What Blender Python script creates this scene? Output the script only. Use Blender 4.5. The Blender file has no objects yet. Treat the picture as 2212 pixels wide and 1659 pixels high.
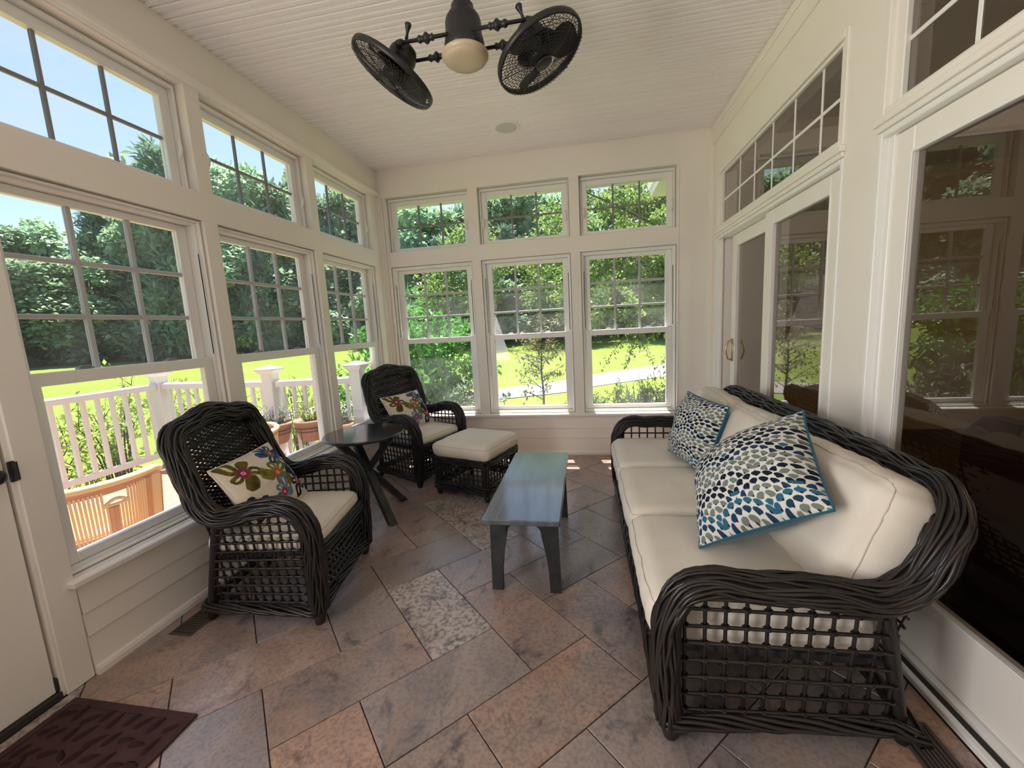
import bpy, math, random
from mathutils import Vector, Matrix, noise
random.seed(7)
SC = bpy.context.scene
COL = SC.collection
PI = math.pi

# ------------------------------------------------------------ camera, sky, sun, lights, exposure
H = 1.41
cam_d = bpy.data.cameras.new('camera')
cam_d.sensor_fit = 'HORIZONTAL'; cam_d.sensor_width = 36.0
cam_d.lens = 882.37 / 2212.0 * 36.0
cam_d.clip_start = 0.02; cam_d.clip_end = 500
cam = bpy.data.objects.new('camera', cam_d); COL.objects.link(cam)
_r = Vector((0.98354, 0.17229, -0.05424)); _d = Vector((-0.02663, -0.15858, -0.98699)); _f = Vector((-0.17865, 0.97219, -0.15138))
CAMROT = [(0, 0, 0)] * 3
def _rv():
    v = (0.146623801, 0.176099395, -0.0404372735)
    t = math.sqrt(sum(c * c for c in v)); k = [c / t for c in v]
    R1 = Matrix.Rotation(t, 3, Vector(k))
    return R1 @ Matrix(((1, 0, 0), (0, 0, -1), (0, 1, 0)))
RC = _rv()
_r, _d, _f = RC[0].copy(), RC[1].copy(), RC[2].copy()
M = Matrix((( _r.x, -_d.x, -_f.x, 0), (_r.y, -_d.y, -_f.y, 0), (_r.z, -_d.z, -_f.z, H), (0, 0, 0, 1)))
cam.matrix_world = M
SC.camera = cam

SUN_DIR = Vector((-0.22, 1.0, 3.0)).normalized()
SUN_STRENGTH = 13.0
SKY_STRENGTH = 0.21
w = bpy.data.worlds.new('sky'); SC.world = w; w.use_nodes = True
wt = w.node_tree; wt.nodes.clear()
def wn(t): return wt.nodes.new(t)
sky = wn('ShaderNodeTexSky'); sky.sky_type = 'NISHITA'; sky.sun_disc = False
sky.sun_elevation = math.radians(71); sky.sun_rotation = math.radians(-12)
sky.altitude = 100; sky.air_density = 1.0; sky.dust_density = 1.6; sky.ozone_density = 2.2
tc = wn('ShaderNodeTexCoord'); mp = wn('ShaderNodeMapping'); mp.inputs['Scale'].default_value = (1.6, 1.6, 4.5)
nz = wn('ShaderNodeTexNoise'); nz.inputs['Scale'].default_value = 2.1; nz.inputs['Detail'].default_value = 7; nz.inputs['Roughness'].default_value = 0.62
rp = wn('ShaderNodeValToRGB'); rp.color_ramp.elements[0].position = 0.47; rp.color_ramp.elements[1].position = 0.78
mx = wn('ShaderNodeMixRGB'); mx.inputs[2].default_value = (3.1, 3.3, 3.5, 1)
ml = wn('ShaderNodeMath'); ml.operation = 'MULTIPLY'; ml.inputs[1].default_value = 0.6
bg = wn('ShaderNodeBackground'); bg.inputs[1].default_value = SKY_STRENGTH
wo = wn('ShaderNodeOutputWorld')
L = wt.links.new
L(tc.outputs['Generated'], mp.inputs[0]); L(mp.outputs[0], nz.inputs[0]); L(nz.outputs[0], rp.inputs[0])
L(rp.outputs[0], ml.inputs[0]); L(ml.outputs[0], mx.inputs[0]); L(sky.outputs[0], mx.inputs[1]); L(mx.outputs[0], bg.inputs[0]); L(bg.outputs[0], wo.inputs[0])

sd = bpy.data.lights.new('sun', 'SUN'); sd.energy = SUN_STRENGTH; sd.angle = math.radians(0.53); sd.color = (1.0, 0.95, 0.87)
so = bpy.data.objects.new('sun', sd); COL.objects.link(so)
so.rotation_euler = (-SUN_DIR).to_track_quat('-Z', 'Y').to_euler()

# unseen fill light added at the left, behind the camera, to brighten the room
def add_fill_light(name, loc, rot, sx, sy, e, col):
    ad = bpy.data.lights.new(name, 'AREA'); ad.shape = 'RECTANGLE'; ad.size = sx; ad.size_y = sy; ad.energy = e; ad.color = col
    ao = bpy.data.objects.new(name, ad); COL.objects.link(ao); ao.location = loc; ao.rotation_euler = rot
add_fill_light('left_fill_light', (-2.15, -.75, 1.35), (math.radians(108), 0, math.radians(-82)), 1.15, 1.6, 78, (1.0, 0.965, 0.935))

SC.view_settings.view_transform = 'Standard'
try: SC.view_settings.look = 'None'
except Exception: pass
SC.view_settings.exposure = 0.35; SC.view_settings.gamma = 1.0; SC.view_settings.use_curve_mapping = False
SC.cycles.use_denoising = True
SC.cycles.max_bounces = 14; SC.cycles.diffuse_bounces = 7; SC.cycles.glossy_bounces = 5; SC.cycles.transparent_max_bounces = 24
SC.cycles.sample_clamp_indirect = 6.0
SC.cycles.caustics_reflective = False; SC.cycles.caustics_refractive = False

# ------------------------------------------------------------ materials
MATS = {}
def mat(name, col, rough=0.5, metal=0.0, spec=0.5, var=None, vscale=8.0, stretch=None, bump=0.0, bscale=60.0, island=None, objvar=0.0, attr=False, trans=0.0, sheen=0.0, coat=0.0, detail=4.0):
    """one procedural material: principled, optional noise colour variation, island variation, bump, vertex colour print"""
    m = bpy.data.materials.new(name); m.use_nodes = True
    t = m.node_tree; t.nodes.clear(); N = t.nodes.new; K = t.links.new
    out = N('ShaderNodeOutputMaterial'); p = N('ShaderNodeBsdfPrincipled')
    p.inputs['Roughness'].default_value = rough; p.inputs['Metallic'].default_value = metal
    p.inputs['Specular IOR Level'].default_value = spec
    if sheen: p.inputs['Sheen Weight'].default_value = sheen
    if coat: p.inputs['Coat Weight'].default_value = coat; p.inputs['Coat Roughness'].default_value = 0.12
    c4 = (col[0], col[1], col[2], 1)
    cur = None
    co = N('ShaderNodeTexCoord'); vec = co.outputs['Object']
    if stretch:
        mpp = N('ShaderNodeMapping'); mpp.inputs['Scale'].default_value = stretch; K(vec, mpp.inputs[0]); vec = mpp.outputs[0]
    if attr:
        a = N('ShaderNodeVertexColor'); a.layer_name = 'Col'; cur = a.outputs[0]
    if var is not None:
        nn = N('ShaderNodeTexNoise'); nn.inputs['Scale'].default_value = vscale; nn.inputs['Detail'].default_value = detail; K(vec, nn.inputs[0])
        r = N('ShaderNodeValToRGB'); r.color_ramp.elements[0].position = 0.35; r.color_ramp.elements[1].position = 0.68
        K(nn.outputs[0], r.inputs[0])
        x = N('ShaderNodeMixRGB'); K(r.outputs[0], x.inputs[0])
        if cur is None: x.inputs[1].default_value = c4
        else: K(cur, x.inputs[1])
        x.inputs[2].default_value = (var[0], var[1], var[2], 1); cur = x.outputs[0]
    if island is not None:
        g = N('ShaderNodeNewGeometry'); x = N('ShaderNodeMixRGB'); K(g.outputs['Random Per Island'], x.inputs[0])
        if cur is None: x.inputs[1].default_value = c4
        else: K(cur, x.inputs[1])
        x.inputs[2].default_value = (island[0], island[1], island[2], 1); cur = x.outputs[0]
    if objvar:
        oi = N('ShaderNodeObjectInfo'); hs = N('ShaderNodeHueSaturation')
        mr = N('ShaderNodeMapRange'); mr.inputs[3].default_value = 1 - objvar; mr.inputs[4].default_value = 1 + objvar
        K(oi.outputs['Random'], mr.inputs[0]); K(mr.outputs[0], hs.inputs['Value'])
        mh = N('ShaderNodeMapRange'); mh.inputs[3].default_value = 0.5 - objvar * 0.06; mh.inputs[4].default_value = 0.5 + objvar * 0.06
        K(oi.outputs['Random'], mh.inputs[0]); K(mh.outputs[0], hs.inputs['Hue'])
        if cur is None: hs.inputs['Color'].default_value = c4
        else: K(cur, hs.inputs['Color'])
        cur = hs.outputs[0]
    if cur is None: p.inputs['Base Color'].default_value = c4
    else: K(cur, p.inputs['Base Color'])
    if bump:
        bn = N('ShaderNodeTexNoise'); bn.inputs['Scale'].default_value = bscale; bn.inputs['Detail'].default_value = 5; K(vec, bn.inputs[0])
        b = N('ShaderNodeBump'); b.inputs['Strength'].default_value = bump; b.inputs['Distance'].default_value = 0.01
        K(bn.outputs[0], b.inputs['Height']); K(b.outputs[0], p.inputs['Normal'])
    if trans:
        tr = N('ShaderNodeBsdfTranslucent'); ms = N('ShaderNodeMixShader'); ms.inputs[0].default_value = trans
        if cur is None: tr.inputs[0].default_value = c4
        else: K(cur, tr.inputs[0])
        K(p.outputs[0], ms.inputs[1]); K(tr.outputs[0], ms.inputs[2]); K(ms.outputs[0], out.inputs[0])
    else:
        K(p.outputs[0], out.inputs[0])
    MATS[name] = m
    return m

def glass(name, tint, ior, gain=1.0, dust=0.0):
    m = bpy.data.materials.new(name); m.use_nodes = True
    t = m.node_tree; t.nodes.clear(); N = t.nodes.new; K = t.links.new
    out = N('ShaderNodeOutputMaterial'); tr = N('ShaderNodeBsdfTransparent'); tr.inputs[0].default_value = (*tint, 1)
    gl = N('ShaderNodeBsdfGlossy'); gl.inputs['Roughness'].default_value = 0.0
    fr = N('ShaderNodeFresnel'); fr.inputs[0].default_value = ior
    mu = N('ShaderNodeMath'); mu.operation = 'MULTIPLY'; mu.inputs[1].default_value = gain; mu.use_clamp = True
    geo = N('ShaderNodeNewGeometry'); ms = N('ShaderNodeMixShader')
    # only the outer face of each side of the pane mirrors
    sub = N('ShaderNodeMath'); sub.operation = 'SUBTRACT'; sub.inputs[0].default_value = 1.0; K(geo.outputs['Backfacing'], sub.inputs[1])
    m2 = N('ShaderNodeMath'); m2.operation = 'MULTIPLY'
    K(fr.outputs[0], mu.inputs[0]); K(mu.outputs[0], m2.inputs[0]); K(sub.outputs[0], m2.inputs[1])
    K(m2.outputs[0], ms.inputs[0]); K(tr.outputs[0], ms.inputs[1]); K(gl.outputs[0], ms.inputs[2])
    if dust:   # patchy film of dust on the pane, also an added haze over dark trees
        tl = N('ShaderNodeBsdfTranslucent'); tl.inputs[0].default_value = (.85, .86, .86, 1); co = N('ShaderNodeTexCoord'); nz_ = N('ShaderNodeTexNoise'); nz_.inputs['Scale'].default_value = 3.5; nz_.inputs['Detail'].default_value = 5
        K(co.outputs['Object'], nz_.inputs[0]); mr = N('ShaderNodeMapRange'); mr.inputs[1].default_value = .35; mr.inputs[2].default_value = .75; mr.inputs[3].default_value = dust * .4; mr.inputs[4].default_value = dust * 1.6; K(nz_.outputs[0], mr.inputs[0])
        m3 = N('ShaderNodeMixShader'); K(mr.outputs[0], m3.inputs[0]); K(ms.outputs[0], m3.inputs[1]); K(tl.outputs[0], m3.inputs[2]); K(m3.outputs[0], out.inputs[0])
    else: K(ms.outputs[0], out.inputs[0])
    MATS[name] = m
    return m

WALL = mat('wall_paint', (0.86, 0.805, 0.735), 0.55, var=(0.84, 0.785, 0.715), vscale=3, bump=0.04, bscale=180)
BACKW = mat('back_wall_bounce_cut', (0.26, 0.262, 0.26), 0.7)  # unseen wall, darkened to cut light bouncing onto the left side
TRIM = mat('trim_paint', (0.86, 0.815, 0.75), 0.4, var=(0.84, 0.79, 0.725), vscale=4)
VINYL = mat('window_vinyl', (0.84, 0.83, 0.80), 0.35)
CEIL = mat('ceiling_paint', (0.85, 0.80, 0.785), 0.5, objvar=0.015)
GAP = mat('dark_gap', (0.03, 0.025, 0.02), 0.7)
GLASS = glass('clear_window_glass', (0.985, 0.99, 0.988), 1.45, 0.8, 0.032)
GLASSD = glass('tinted_door_glass', (0.74, 0.73, 0.71), 1.55, 2.0)
BLACK = mat('matte_black_metal', (0.014, 0.013, 0.014), 0.42, spec=0.45, var=(0.022, 0.020, 0.019), vscale=20)
BLKWOOD = mat('black_painted_wood', (0.016, 0.017, 0.020), 0.34, spec=0.45, var=(0.035, 0.036, 0.040), vscale=14, stretch=(1, 0.08, 1), bump=0.15, bscale=30)
BENCHTOP = mat('black_bench_wood_sheen', (0.050, 0.066, 0.078), 0.24, spec=0.6, coat=0.9, var=(0.095, 0.115, 0.125), vscale=22, stretch=(1, 0.07, 1), bump=0.25, bscale=26)  # black wood with a pale bluish sheen put into its colour
WICK = mat('dark_wicker', (0.0065, 0.0058, 0.0065), 0.36, spec=0.5, var=(0.015, 0.011, 0.010), vscale=22, island=(0.024, 0.017, 0.013))
WICKG = mat('dark_wicker_core', (0.006, 0.005, 0.005), 0.7)
CREAM = mat('cream_canvas', (0.74, 0.67, 0.57), 0.85, spec=0.2, var=(0.70, 0.635, 0.54), vscale=7, bump=0.12, bscale=240, sheen=0.15)
SEAM = mat('cream_seam', (0.55, 0.49, 0.41), 0.9, spec=0.1)
PRINT = mat('printed_fabric', (1, 1, 1), 0.85, spec=0.2, attr=True, bump=0.1, bscale=260)
TEAL = mat('teal_fabric', (0.012, 0.085, 0.14), 0.8, spec=0.2, var=(0.02, 0.12, 0.18), vscale=9, sheen=0.2)
TABTOP = mat('glossy_black_table', (0.014, 0.015, 0.018), 0.16, spec=0.5, coat=0.6, var=(0.03, 0.032, 0.036), vscale=14, stretch=(1, 0.1, 1))
GRILLE_SHADE = mat('shaded_transom_grille', (0.22, 0.23, 0.235), 0.4)  # white transom bars, backlit shade put into the grey
GRILLE_SHADE2 = mat('shaded_sash_grille', (0.46, 0.47, 0.48), 0.4)  # white sash bars, lighter backlit shade put into the colour
BRASS = mat('brass', (0.62, 0.45, 0.20), 0.28, metal=1.0)
NICKEL = mat('grey_lock', (0.30, 0.31, 0.31), 0.4, metal=0.4)
BOWL = mat('cream_glass_bowl', (0.56, 0.44, 0.29), 0.35, var=(0.60, 0.48, 0.33), vscale=5)
SPK = mat('speaker_grille', (0.60, 0.58, 0.57), 0.7, bump=0.3, bscale=400)
GROUT = mat('grout', (0.060, 0.040, 0.032), 0.8)
MATR = mat('maroon_mat_relief', (0.040, 0.020, 0.020), 0.95, spec=0.1, bump=0.5, bscale=420)
MATM = mat('maroon_mat', (0.085, 0.045, 0.043), 0.95, spec=0.1, var=(0.065, 0.034, 0.033), vscale=14, bump=0.5, bscale=420)
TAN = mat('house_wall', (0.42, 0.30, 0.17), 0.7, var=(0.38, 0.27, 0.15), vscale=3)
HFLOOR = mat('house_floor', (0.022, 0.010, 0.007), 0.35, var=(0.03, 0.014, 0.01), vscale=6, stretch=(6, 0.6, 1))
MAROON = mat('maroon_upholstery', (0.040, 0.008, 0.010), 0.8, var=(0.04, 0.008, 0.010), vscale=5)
WHITEX = mat('white_exterior_paint', (0.82, 0.79, 0.80), 0.45)
DECK = mat('deck_board', (0.34, 0.20, 0.145), 0.75, var=(0.27, 0.155, 0.11), vscale=6, stretch=(5, 0.5, 1), objvar=0.08)
RATTAN = mat('tan_rattan', (0.52, 0.24, 0.085), 0.55, var=(0.62, 0.33, 0.13), vscale=14, island=(0.48, 0.20, 0.07))
RATTANL = mat('pale_rattan', (0.66, 0.47, 0.24), 0.5)
TERRA = mat('terracotta', (0.42, 0.23, 0.13), 0.8, var=(0.37, 0.20, 0.115), vscale=8)
SOIL = mat('potting_soil', (0.06, 0.045, 0.035), 0.95, bump=0.6, bscale=60)
BARK = mat('bark', (0.085, 0.068, 0.055), 0.9, var=(0.055, 0.045, 0.036), vscale=12)
BARKG = mat('grey_bark', (0.13, 0.115, 0.10), 0.9, var=(0.09, 0.08, 0.07), vscale=16)
GRAVEL = mat('gravel', (0.30, 0.265, 0.26), 0.95, var=(0.24, 0.215, 0.215), vscale=30, bump=0.5, bscale=60)
def leafm(name, a, b, tr=0.35, ov=0.12, var=None, vs=0.6): return mat(name, a, 0.40, spec=0.4, island=b, trans=tr, objvar=ov, var=var, vscale=vs)
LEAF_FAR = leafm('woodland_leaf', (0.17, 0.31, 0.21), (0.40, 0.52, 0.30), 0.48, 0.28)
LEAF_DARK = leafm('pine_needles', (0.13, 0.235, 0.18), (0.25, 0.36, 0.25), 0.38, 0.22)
LEAF_YEL = leafm('yellow_green_leaf', (0.28, 0.40, 0.08), (0.46, 0.50, 0.15), 0.5)
LEAF_BRT = leafm('bright_green_leaf', (0.060, 0.26, 0.030), (0.13, 0.34, 0.05), 0.3)
LEAF_MID = leafm('mid_green_leaf', (0.10, 0.20, 0.045), (0.30, 0.38, 0.10), 0.45)
LEAF_GRY = leafm('grey_green_leaf', (0.13, 0.18, 0.135), (0.26, 0.31, 0.22), 0.3)
LEAF_RED = leafm('young_leaf', (0.16, 0.20, 0.07), (0.30, 0.22, 0.10), 0.35)

def lawn_material():
    m = bpy.data.materials.new('lawn_grass'); m.use_nodes = True
    t = m.node_tree; N = t.nodes.new; K = t.links.new; p = t.nodes['Principled BSDF']
    p.inputs['Roughness'].default_value = 0.9; p.inputs['Specular IOR Level'].default_value = 0.1
    co = N('ShaderNodeTexCoord'); n1 = N('ShaderNodeTexNoise'); n1.inputs['Scale'].default_value = 0.35; n1.inputs['Detail'].default_value = 5
    n2 = N('ShaderNodeTexNoise'); n2.inputs['Scale'].default_value = 14; n2.inputs['Detail'].default_value = 6
    K(co.outputs['Object'], n1.inputs[0]); K(co.outputs['Object'], n2.inputs[0])
    a = N('ShaderNodeMixRGB'); a.inputs[1].default_value = (0.15, 0.215, 0.034, 1); a.inputs[2].default_value = (0.20, 0.26, 0.05, 1); K(n1.outputs[0], a.inputs[0])
    b = N('ShaderNodeMixRGB'); b.blend_type = 'MULTIPLY'; b.inputs[0].default_value = 0.55; K(a.outputs[0], b.inputs[1])
    r = N('ShaderNodeValToRGB'); r.color_ramp.elements[0].position = 0.3; r.color_ramp.elements[0].color = (0.45, 0.5, 0.4, 1); r.color_ramp.elements[1].position = 0.65
    K(n2.outputs[0], r.inputs[0]); K(r.outputs[0], b.inputs[2]); K(b.outputs[0], p.inputs['Base Color'])
    bm = N('ShaderNodeBump'); bm.inputs['Strength'].default_value = 0.6; bm.inputs['Distance'].default_value = 0.03; K(n2.outputs[0], bm.inputs['Height']); K(bm.outputs[0], p.inputs['Normal'])
    return m
LAWN = lawn_material()

def tile_material(name, cols, scale, speck, streak):
    """slate-look porcelain; each tile takes its own piece of the pattern"""
    m = bpy.data.materials.new(name); m.use_nodes = True
    t = m.node_tree; N = t.nodes.new; K = t.links.new; p = t.nodes['Principled BSDF']
    p.inputs['Specular IOR Level'].default_value = 0.55; p.inputs['Coat Weight'].default_value = 0.35; p.inputs['Coat Roughness'].default_value = 0.22
    co = N('ShaderNodeTexCoord'); oi = N('ShaderNodeObjectInfo')
    off = N('ShaderNodeVectorMath'); off.operation = 'SCALE'; off.inputs[0].default_value = (37.0, 71.0, 13.0); K(oi.outputs['Random'], off.inputs['Scale'])
    add = N('ShaderNodeVectorMath'); add.operation = 'ADD'; K(co.outputs['Object'], add.inputs[0]); K(off.outputs[0], add.inputs[1])
    mpp = N('ShaderNodeMapping'); mpp.inputs['Rotation'].default_value = (0, 0, math.radians(25)); mpp.inputs['Scale'].default_value = (1.0, streak, 1.0); K(add.outputs[0], mpp.inputs[0])
    n1 = N('ShaderNodeTexNoise'); n1.inputs['Scale'].default_value = scale; n1.inputs['Detail'].default_value = 8; n1.inputs['Roughness'].default_value = 0.62; n1.inputs['Distortion'].default_value = 0.6
    K(mpp.outputs[0], n1.inputs[0])
    r = N('ShaderNodeValToRGB'); e = r.color_ramp.elements
    e[0].position = 0.28; e[0].color = (*cols[0], 1); e[1].position = 0.72; e[1].color = (*cols[3], 1)
    q = e.new(0.43); q.color = (*cols[1], 1); q = e.new(0.56); q.color = (*cols[2], 1)
    K(n1.outputs[0], r.inputs[0])
    n2 = N('ShaderNodeTexNoise'); n2.inputs['Scale'].default_value = 48 if speck > .5 else 70; n2.inputs['Detail'].default_value = 5; K(add.outputs[0], n2.inputs[0])
    r2 = N('ShaderNodeValToRGB'); r2.color_ramp.elements[0].position = 0.36; r2.color_ramp.elements[0].color = (1 - speck, 1 - speck, 1 - speck, 1); r2.color_ramp.elements[1].position = 0.56
    K(n2.outputs[0], r2.inputs[0])
    x = N('ShaderNodeMixRGB'); x.blend_type = 'MULTIPLY'; x.inputs[0].default_value = 1; K(r.outputs[0], x.inputs[1]); K(r2.outputs[0], x.inputs[2])
    # dark mineral veins
    n4 = N('ShaderNodeTexNoise'); n4.inputs['Scale'].default_value = 6.5; n4.inputs['Detail'].default_value = 9; n4.inputs['Roughness'].default_value = 0.7; n4.inputs['Distortion'].default_value = 1.2; K(mpp.outputs[0], n4.inputs[0])
    r4 = N('ShaderNodeValToRGB'); e4 = r4.color_ramp.elements; e4[0].position = 0.55; e4[0].color = (1, 1, 1, 1); e4[1].position = 0.67; e4[1].color = (0.40, 0.42, 0.48, 1)
    K(n4.outputs[0], r4.inputs[0]); x4 = N('ShaderNodeMixRGB'); x4.blend_type = 'MULTIPLY'; x4.inputs[0].default_value = 1; K(x.outputs[0], x4.inputs[1]); K(r4.outputs[0], x4.inputs[2])
    # rusty and ochre bloom
    n5 = N('ShaderNodeTexNoise'); n5.inputs['Scale'].default_value = 3.6; n5.inputs['Detail'].default_value = 7; n5.inputs['Roughness'].default_value = 0.66; n5.inputs['Distortion'].default_value = 0.9
    o5 = N('ShaderNodeVectorMath'); o5.operation = 'ADD'; o5.inputs[1].default_value = (9.3, 4.1, 0); K(mpp.outputs[0], o5.inputs[0]); K(o5.outputs[0], n5.inputs[0])
    r5 = N('ShaderNodeValToRGB'); r5.color_ramp.elements[0].position = 0.56; r5.color_ramp.elements[1].position = 0.70; r5.color_ramp.elements[1].color = (.55, .55, .55, 1); K(n5.outputs[0], r5.inputs[0])
    x5 = N('ShaderNodeMixRGB'); K(r5.outputs[0], x5.inputs[0]); K(x4.outputs[0], x5.inputs[1]); x5.inputs[2].default_value = (0.33, 0.19, 0.115, 1)
    K(x5.outputs[0], p.inputs['Base Color'])
    rr = N('ShaderNodeMapRange'); rr.inputs[3].default_value = 0.22; rr.inputs[4].default_value = 0.42; K(n1.outputs[0], rr.inputs[0]); K(rr.outputs[0], p.inputs['Roughness'])
    n3 = N('ShaderNodeTexNoise'); n3.inputs['Scale'].default_value = 26; n3.inputs['Detail'].default_value = 8; K(mpp.outputs[0], n3.inputs[0])
    b = N('ShaderNodeBump'); b.inputs['Strength'].default_value = 0.35; b.inputs['Distance'].default_value = 0.006; K(n3.outputs[0], b.inputs['Height']); K(b.outputs[0], p.inputs['Normal'])
    return m
TILES = [
    tile_material('slate_tile_brown', [(0.180, 0.149, 0.144), (0.320, 0.238, 0.206), (0.390, 0.265, 0.215), (0.468, 0.352, 0.296)], 3.0, 0.28, 0.8),
    tile_material('slate_tile_grey', [(0.172, 0.152, 0.156), (0.281, 0.230, 0.215), (0.352, 0.277, 0.246), (0.430, 0.336, 0.293)], 2.6, 0.25, 0.5),
    tile_material('slate_tile_speckled', [(0.265, 0.222, 0.203), (0.430, 0.355, 0.316), (0.499, 0.418, 0.368), (0.593, 0.499, 0.444)], 5.0, 0.60, 1.0),
    tile_material('slate_tile_rust', [(0.187, 0.156, 0.152), (0.328, 0.238, 0.203), (0.414, 0.262, 0.196), (0.492, 0.305, 0.196)], 2.2, 0.32, 0.9),
]
# ------------------------------------------------------------ mesh helpers
class MB:
    """collects shapes into one mesh"""
    def __init__(s): s.v = []; s.f = []
    def quad_strip(s, rings, closed=True, cap=True):
        base = len(s.v); n = len(rings[0])
        for r in rings: s.v.extend([tuple(p) for p in r])
        for i in range(len(rings) - 1):
            for j in range(n if closed else n - 1):
                a = base + i * n + j; b = base + i * n + (j + 1) % n
                s.f.append((a, b, b + n, a + n))
        if cap and closed:
            s.f.append(tuple(base + j for j in reversed(range(n))))
            s.f.append(tuple(base + (len(rings) - 1) * n + j for j in range(n)))
        return s
    def box(s, x0, x1, y0, y1, z0, z1, bev=0.0):
        if x0 > x1: x0, x1 = x1, x0
        if y0 > y1: y0, y1 = y1, y0
        if z0 > z1: z0, z1 = z1, z0
        b = min(bev, (x1 - x0) * .45, (y1 - y0) * .45, (z1 - z0) * .45)
        k = len(s.v)
        if b <= 0:
            s.v += [(x0, y0, z0), (x1, y0, z0), (x1, y1, z0), (x0, y1, z0), (x0, y0, z1), (x1, y0, z1), (x1, y1, z1), (x0, y1, z1)]
            s.f += [tuple(k + i for i in q) for q in ((0, 3, 2, 1), (4, 5, 6, 7), (0, 1, 5, 4), (1, 2, 6, 5), (2, 3, 7, 6), (3, 0, 4, 7))]
            return s
        # chamfered box: 24 corners
        idx = {}
        for sx in (0, 1):
            for sy in (0, 1):
                for sz in (0, 1):
                    X = (x0, x1)[sx]; Y = (y0, y1)[sy]; Z = (z0, z1)[sz]
                    dx = b if sx == 0 else -b; dy = b if sy == 0 else -b; dz = b if sz == 0 else -b
                    for ax, p in enumerate(((X, Y + dy, Z + dz), (X + dx, Y, Z + dz), (X + dx, Y + dy, Z))):
                        idx[(sx, sy, sz, ax)] = len(s.v); s.v.append(p)
        def q(*a): s.f.append(tuple(idx[i] for i in a))
        q((0,0,0,0),(0,0,1,0),(0,1,1,0),(0,1,0,0)); q((1,0,0,0),(1,1,0,0),(1,1,1,0),(1,0,1,0))
        q((0,0,0,1),(1,0,0,1),(1,0,1,1),(0,0,1,1)); q((0,1,0,1),(0,1,1,1),(1,1,1,1),(1,1,0,1))
        q((0,0,0,2),(0,1,0,2),(1,1,0,2),(1,0,0,2)); q((0,0,1,2),(1,0,1,2),(1,1,1,2),(0,1,1,2))
        for sx in (0, 1):
            for sy in (0, 1):
                a = [(sx,sy,0,0),(sx,sy,1,0),(sx,sy,1,1),(sx,sy,0,1)]; q(*(a if (sx == sy) else a[::-1]))
        for sx in (0, 1):
            for sz in (0, 1):
                a = [(sx,0,sz,0),(sx,0,sz,2),(sx,1,sz,2),(sx,1,sz,0)]; q(*(a if (sx == sz) else a[::-1]))
        for sy in (0, 1):
            for sz in (0, 1):
                a = [(0,sy,sz,1),(1,sy,sz,1),(1,sy,sz,2),(0,sy,sz,2)]; q(*(a if (sy == sz) else a[::-1]))
        for sx in (0, 1):
            for sy in (0, 1):
                for sz in (0, 1):
                    a = [(sx,sy,sz,0),(sx,sy,sz,1),(sx,sy,sz,2)]; q(*(a if (sx + sy + sz) % 2 == 0 else a[::-1]))
        return s
    def tube(s, pts, r, n=6, cap=True, closed=False):
        """round bar along pts; r a number or one per point"""
        P = [Vector(p) for p in pts]; m = len(P)
        rr = r if isinstance(r, (list, tuple)) else [r] * m
        T = []
        for i in range(m):
            if closed: d = P[(i + 1) % m] - P[i - 1]
            else: d = P[min(i + 1, m - 1)] - P[max(i - 1, 0)]
            T.append(d.normalized() if d.length > 1e-9 else Vector((0, 0, 1)))
        up = Vector((0, 0, 1)) if abs(T[0].z) < .9 else Vector((1, 0, 0))
        nrm = (up - T[0] * up.dot(T[0])).normalized()
        cs = [(math.cos(2 * PI * j / n), math.sin(2 * PI * j / n)) for j in range(n)]
        rings = []
        for i in range(m):
            nrm = nrm - T[i] * nrm.dot(T[i])
            nrm = nrm.normalized() if nrm.length > 1e-6 else T[i].orthogonal().normalized()
            b = T[i].cross(nrm)
            rings.append([P[i] + (nrm * c + b * q) * rr[i] for c, q in cs])
        if closed: rings.append(rings[0]); cap = False
        return s.quad_strip(rings, True, cap)
    def lathe(s, prof, axis=(0, 0, 1), org=(0, 0, 0), n=32, cap=True):
        """prof: (radius, height) pairs about axis"""
        a = Vector(axis).normalized(); u = a.orthogonal().normalized(); v = a.cross(u); o = Vector(org)
        rings = [[o + a * h + (u * math.cos(2 * PI * j / n) + v * math.sin(2 * PI * j / n)) * max(r, 1e-4) for j in range(n)] for r, h in prof]
        return s.quad_strip(rings, True, cap)
    def prism(s, poly, axis, a0, a1):
        """polygon in the two other axes extruded along axis 0/1/2"""
        def P(p, a):
            q = list(p); q.insert(axis, a); return tuple(q)
        k = len(s.v); n = len(poly)
        s.v += [P(p, a0) for p in poly] + [P(p, a1) for p in poly]
        s.f.append(tuple(k + i for i in range(n))); s.f.append(tuple(k + n + i for i in reversed(range(n))))
        for i in range(n): s.f.append((k + i, k + n + i, k + n + (i + 1) % n, k + (i + 1) % n))
        return s
    def grid(s, fn, nu, nv, closed_u=False):
        k = len(s.v)
        for i in range(nu + 1):
            for j in range(nv + 1): s.v.append(tuple(fn(i / nu, j / nv)))
        for i in range(nu):
            for j in range(nv):
                a = k + i * (nv + 1) + j
                s.f.append((a, a + 1, a + nv + 2, a + nv + 1))
        return s
    def mesh(s, name, smooth=False):
        me = bpy.data.meshes.new(name); me.from_pydata(s.v, [], s.f); me.update()
        if smooth: me.polygons.foreach_set('use_smooth', [True] * len(me.polygons))
        return me
    def build(s, name, m, parent=None, smooth=False, kind=None, loc=None, normals=True):
        me = s.mesh(name, smooth)
        if normals:
            import bmesh
            bm = bmesh.new(); bm.from_mesh(me); bmesh.ops.recalc_face_normals(bm, faces=bm.faces); bm.to_mesh(me); bm.free()
        me.materials.append(m)
        return link(name, me, parent, kind, loc)

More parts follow.
